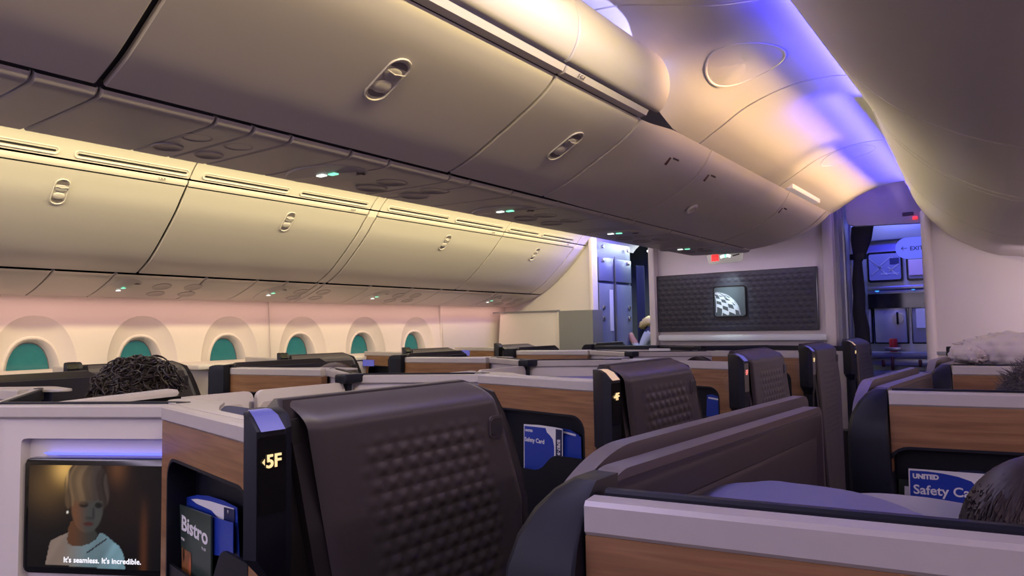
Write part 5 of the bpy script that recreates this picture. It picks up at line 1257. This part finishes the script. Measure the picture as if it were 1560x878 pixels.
E_ = [(0, 1), (1, 2), (2, 3), (3, 4), (4, 5), (2, 6), (6, 7), (7, 8), (8, 9), (2, 10), (10, 11), (11, 12), (0, 13), (13, 14), (14, 15), (0, 16), (16, 17), (17, 18)]
o = skin_body('person', J, E_, 0, ['shirt', 'skin', 'white_cloth'])
for p in o.data.polygons:
    c = p.center; p.material_index = 1 if c.x < X_-0.03 and c.z > Z_-0.24 else (2 if (c.y < 6.68 or c.x < X_+0.06) and c.z > Z_-0.45 and c.z < Z_-0.12 else 0)
tag(o, 'crew person with blond hair bending over in the far left aisle', 'person')
bm = bmesh.new(); rings = []
for j in range(15):
    th = PI*j/14*0.8; rings.append([Vector((X_+0.02+0.11*math.sin(th)*math.cos(2*PI*k/24)*(1+0.10*math.sin(5*k+2*j)*math.sin(th)), 6.74+0.085*math.sin(th)*math.sin(2*PI*k/24), Z_-0.015+0.060*math.cos(th)-0.05*max(0, -math.cos(2*PI*k/24))*math.sin(th)+0.012*math.sin(k*2.1+j)*math.sin(th))) for k in range(24)])
add_loft(bm, rings, True); obj('hair', bm, 'hair_blond', o, smooth=60)

# cloth: rolled quilt on the far right suite
def cloth_blob(name, mat_, ctr, size, rot, seed, amp, label, cat, group=None, quilt=0.0, nx=70, ny=44, sq=2.4):
    rnd = random.Random(seed); ph = [rnd.uniform(0, 6.28) for _ in range(12)]; bm = bmesh.new(); rings = []
    R = Matrix.Rotation(rot, 3, 'Z')
    for j in range(ny+1):
        th = PI*j/ny; r = []
        for k in range(nx):
            a = 2*PI*k/nx; c, s_ = math.cos(a), math.sin(a); st, ct = math.sin(th), math.cos(th)
            e = 2/sq; sg = lambda v: math.copysign(abs(v)**e, v)
            x, y, z = sg(ct), sg(st)*sg(c), sg(st)*sg(s_)
            w_ = 1+amp*(math.sin(3*a+5*th+ph[0])+0.7*math.sin(7*th-2*a+ph[1])+0.5*math.sin(11*th+4*a+ph[2])+0.4*math.sin(17*th-5*a+ph[3]))
            if quilt: w_ += quilt*(abs(math.sin(th*11+a*3))*abs(math.sin(th*11-a*3))-0.4)
            r.append(Vector(ctr)+R @ Vector((x*size[0]*w_, y*size[1]*w_, z*size[2]*w_)))
        rings.append(r)
    add_loft(bm, rings, True)
    bmesh.ops.remove_doubles(bm, verts=bm.verts, dist=1e-5)
    return tag(obj(name, bm, mat_, smooth=80), label, cat, group)
p = P(1538, 534, Y=3.05)
cloth_blob('rolled_quilt', 'quilt', (p.x+0.04, 3.05, p.z), (0.19, 0.09, 0.064), 0.05, 3, 0.035, 'pale rolled quilt lying on the far right suite behind the rail', 'quilt', quilt=0.16)
p = P(1476, 537, Y=3.02)
cloth_blob('folded_quilt_corner', 'quilt', (p.x+0.005, 3.0, p.z-0.004), (0.060, 0.06, 0.035), -0.45, 9, 0.05, 'small puffy pale pillow end poking out left of the rolled quilt', 'pillow', quilt=0.16, nx=50, ny=30)
tag(obj('dark_screen_back', box((P(1466, 530, Y=3.6).x, 3.6, 1.215), (0.12, 0.02, 0.145), bev=0.004), 'black'), 'black back of a small screen left of the rolled quilt', 'screen')
# near suite bedding
cloth_blob('lilac_blanket', 'blanket', (1.665, 0.88, 1.138), (0.155, 0.13, 0.060), -0.05, 4, 0.02, 'lilac blue blanket bunched just behind the nearest pale rail', 'blanket')
cloth_blob('grey_pillow', 'pillow', (1.765, 1.03, 1.118), (0.14, 0.06, 0.055), 0.05, 6, 0.012, 'grey pillow leaning against the lilac blanket by the dark-haired head', 'pillow')
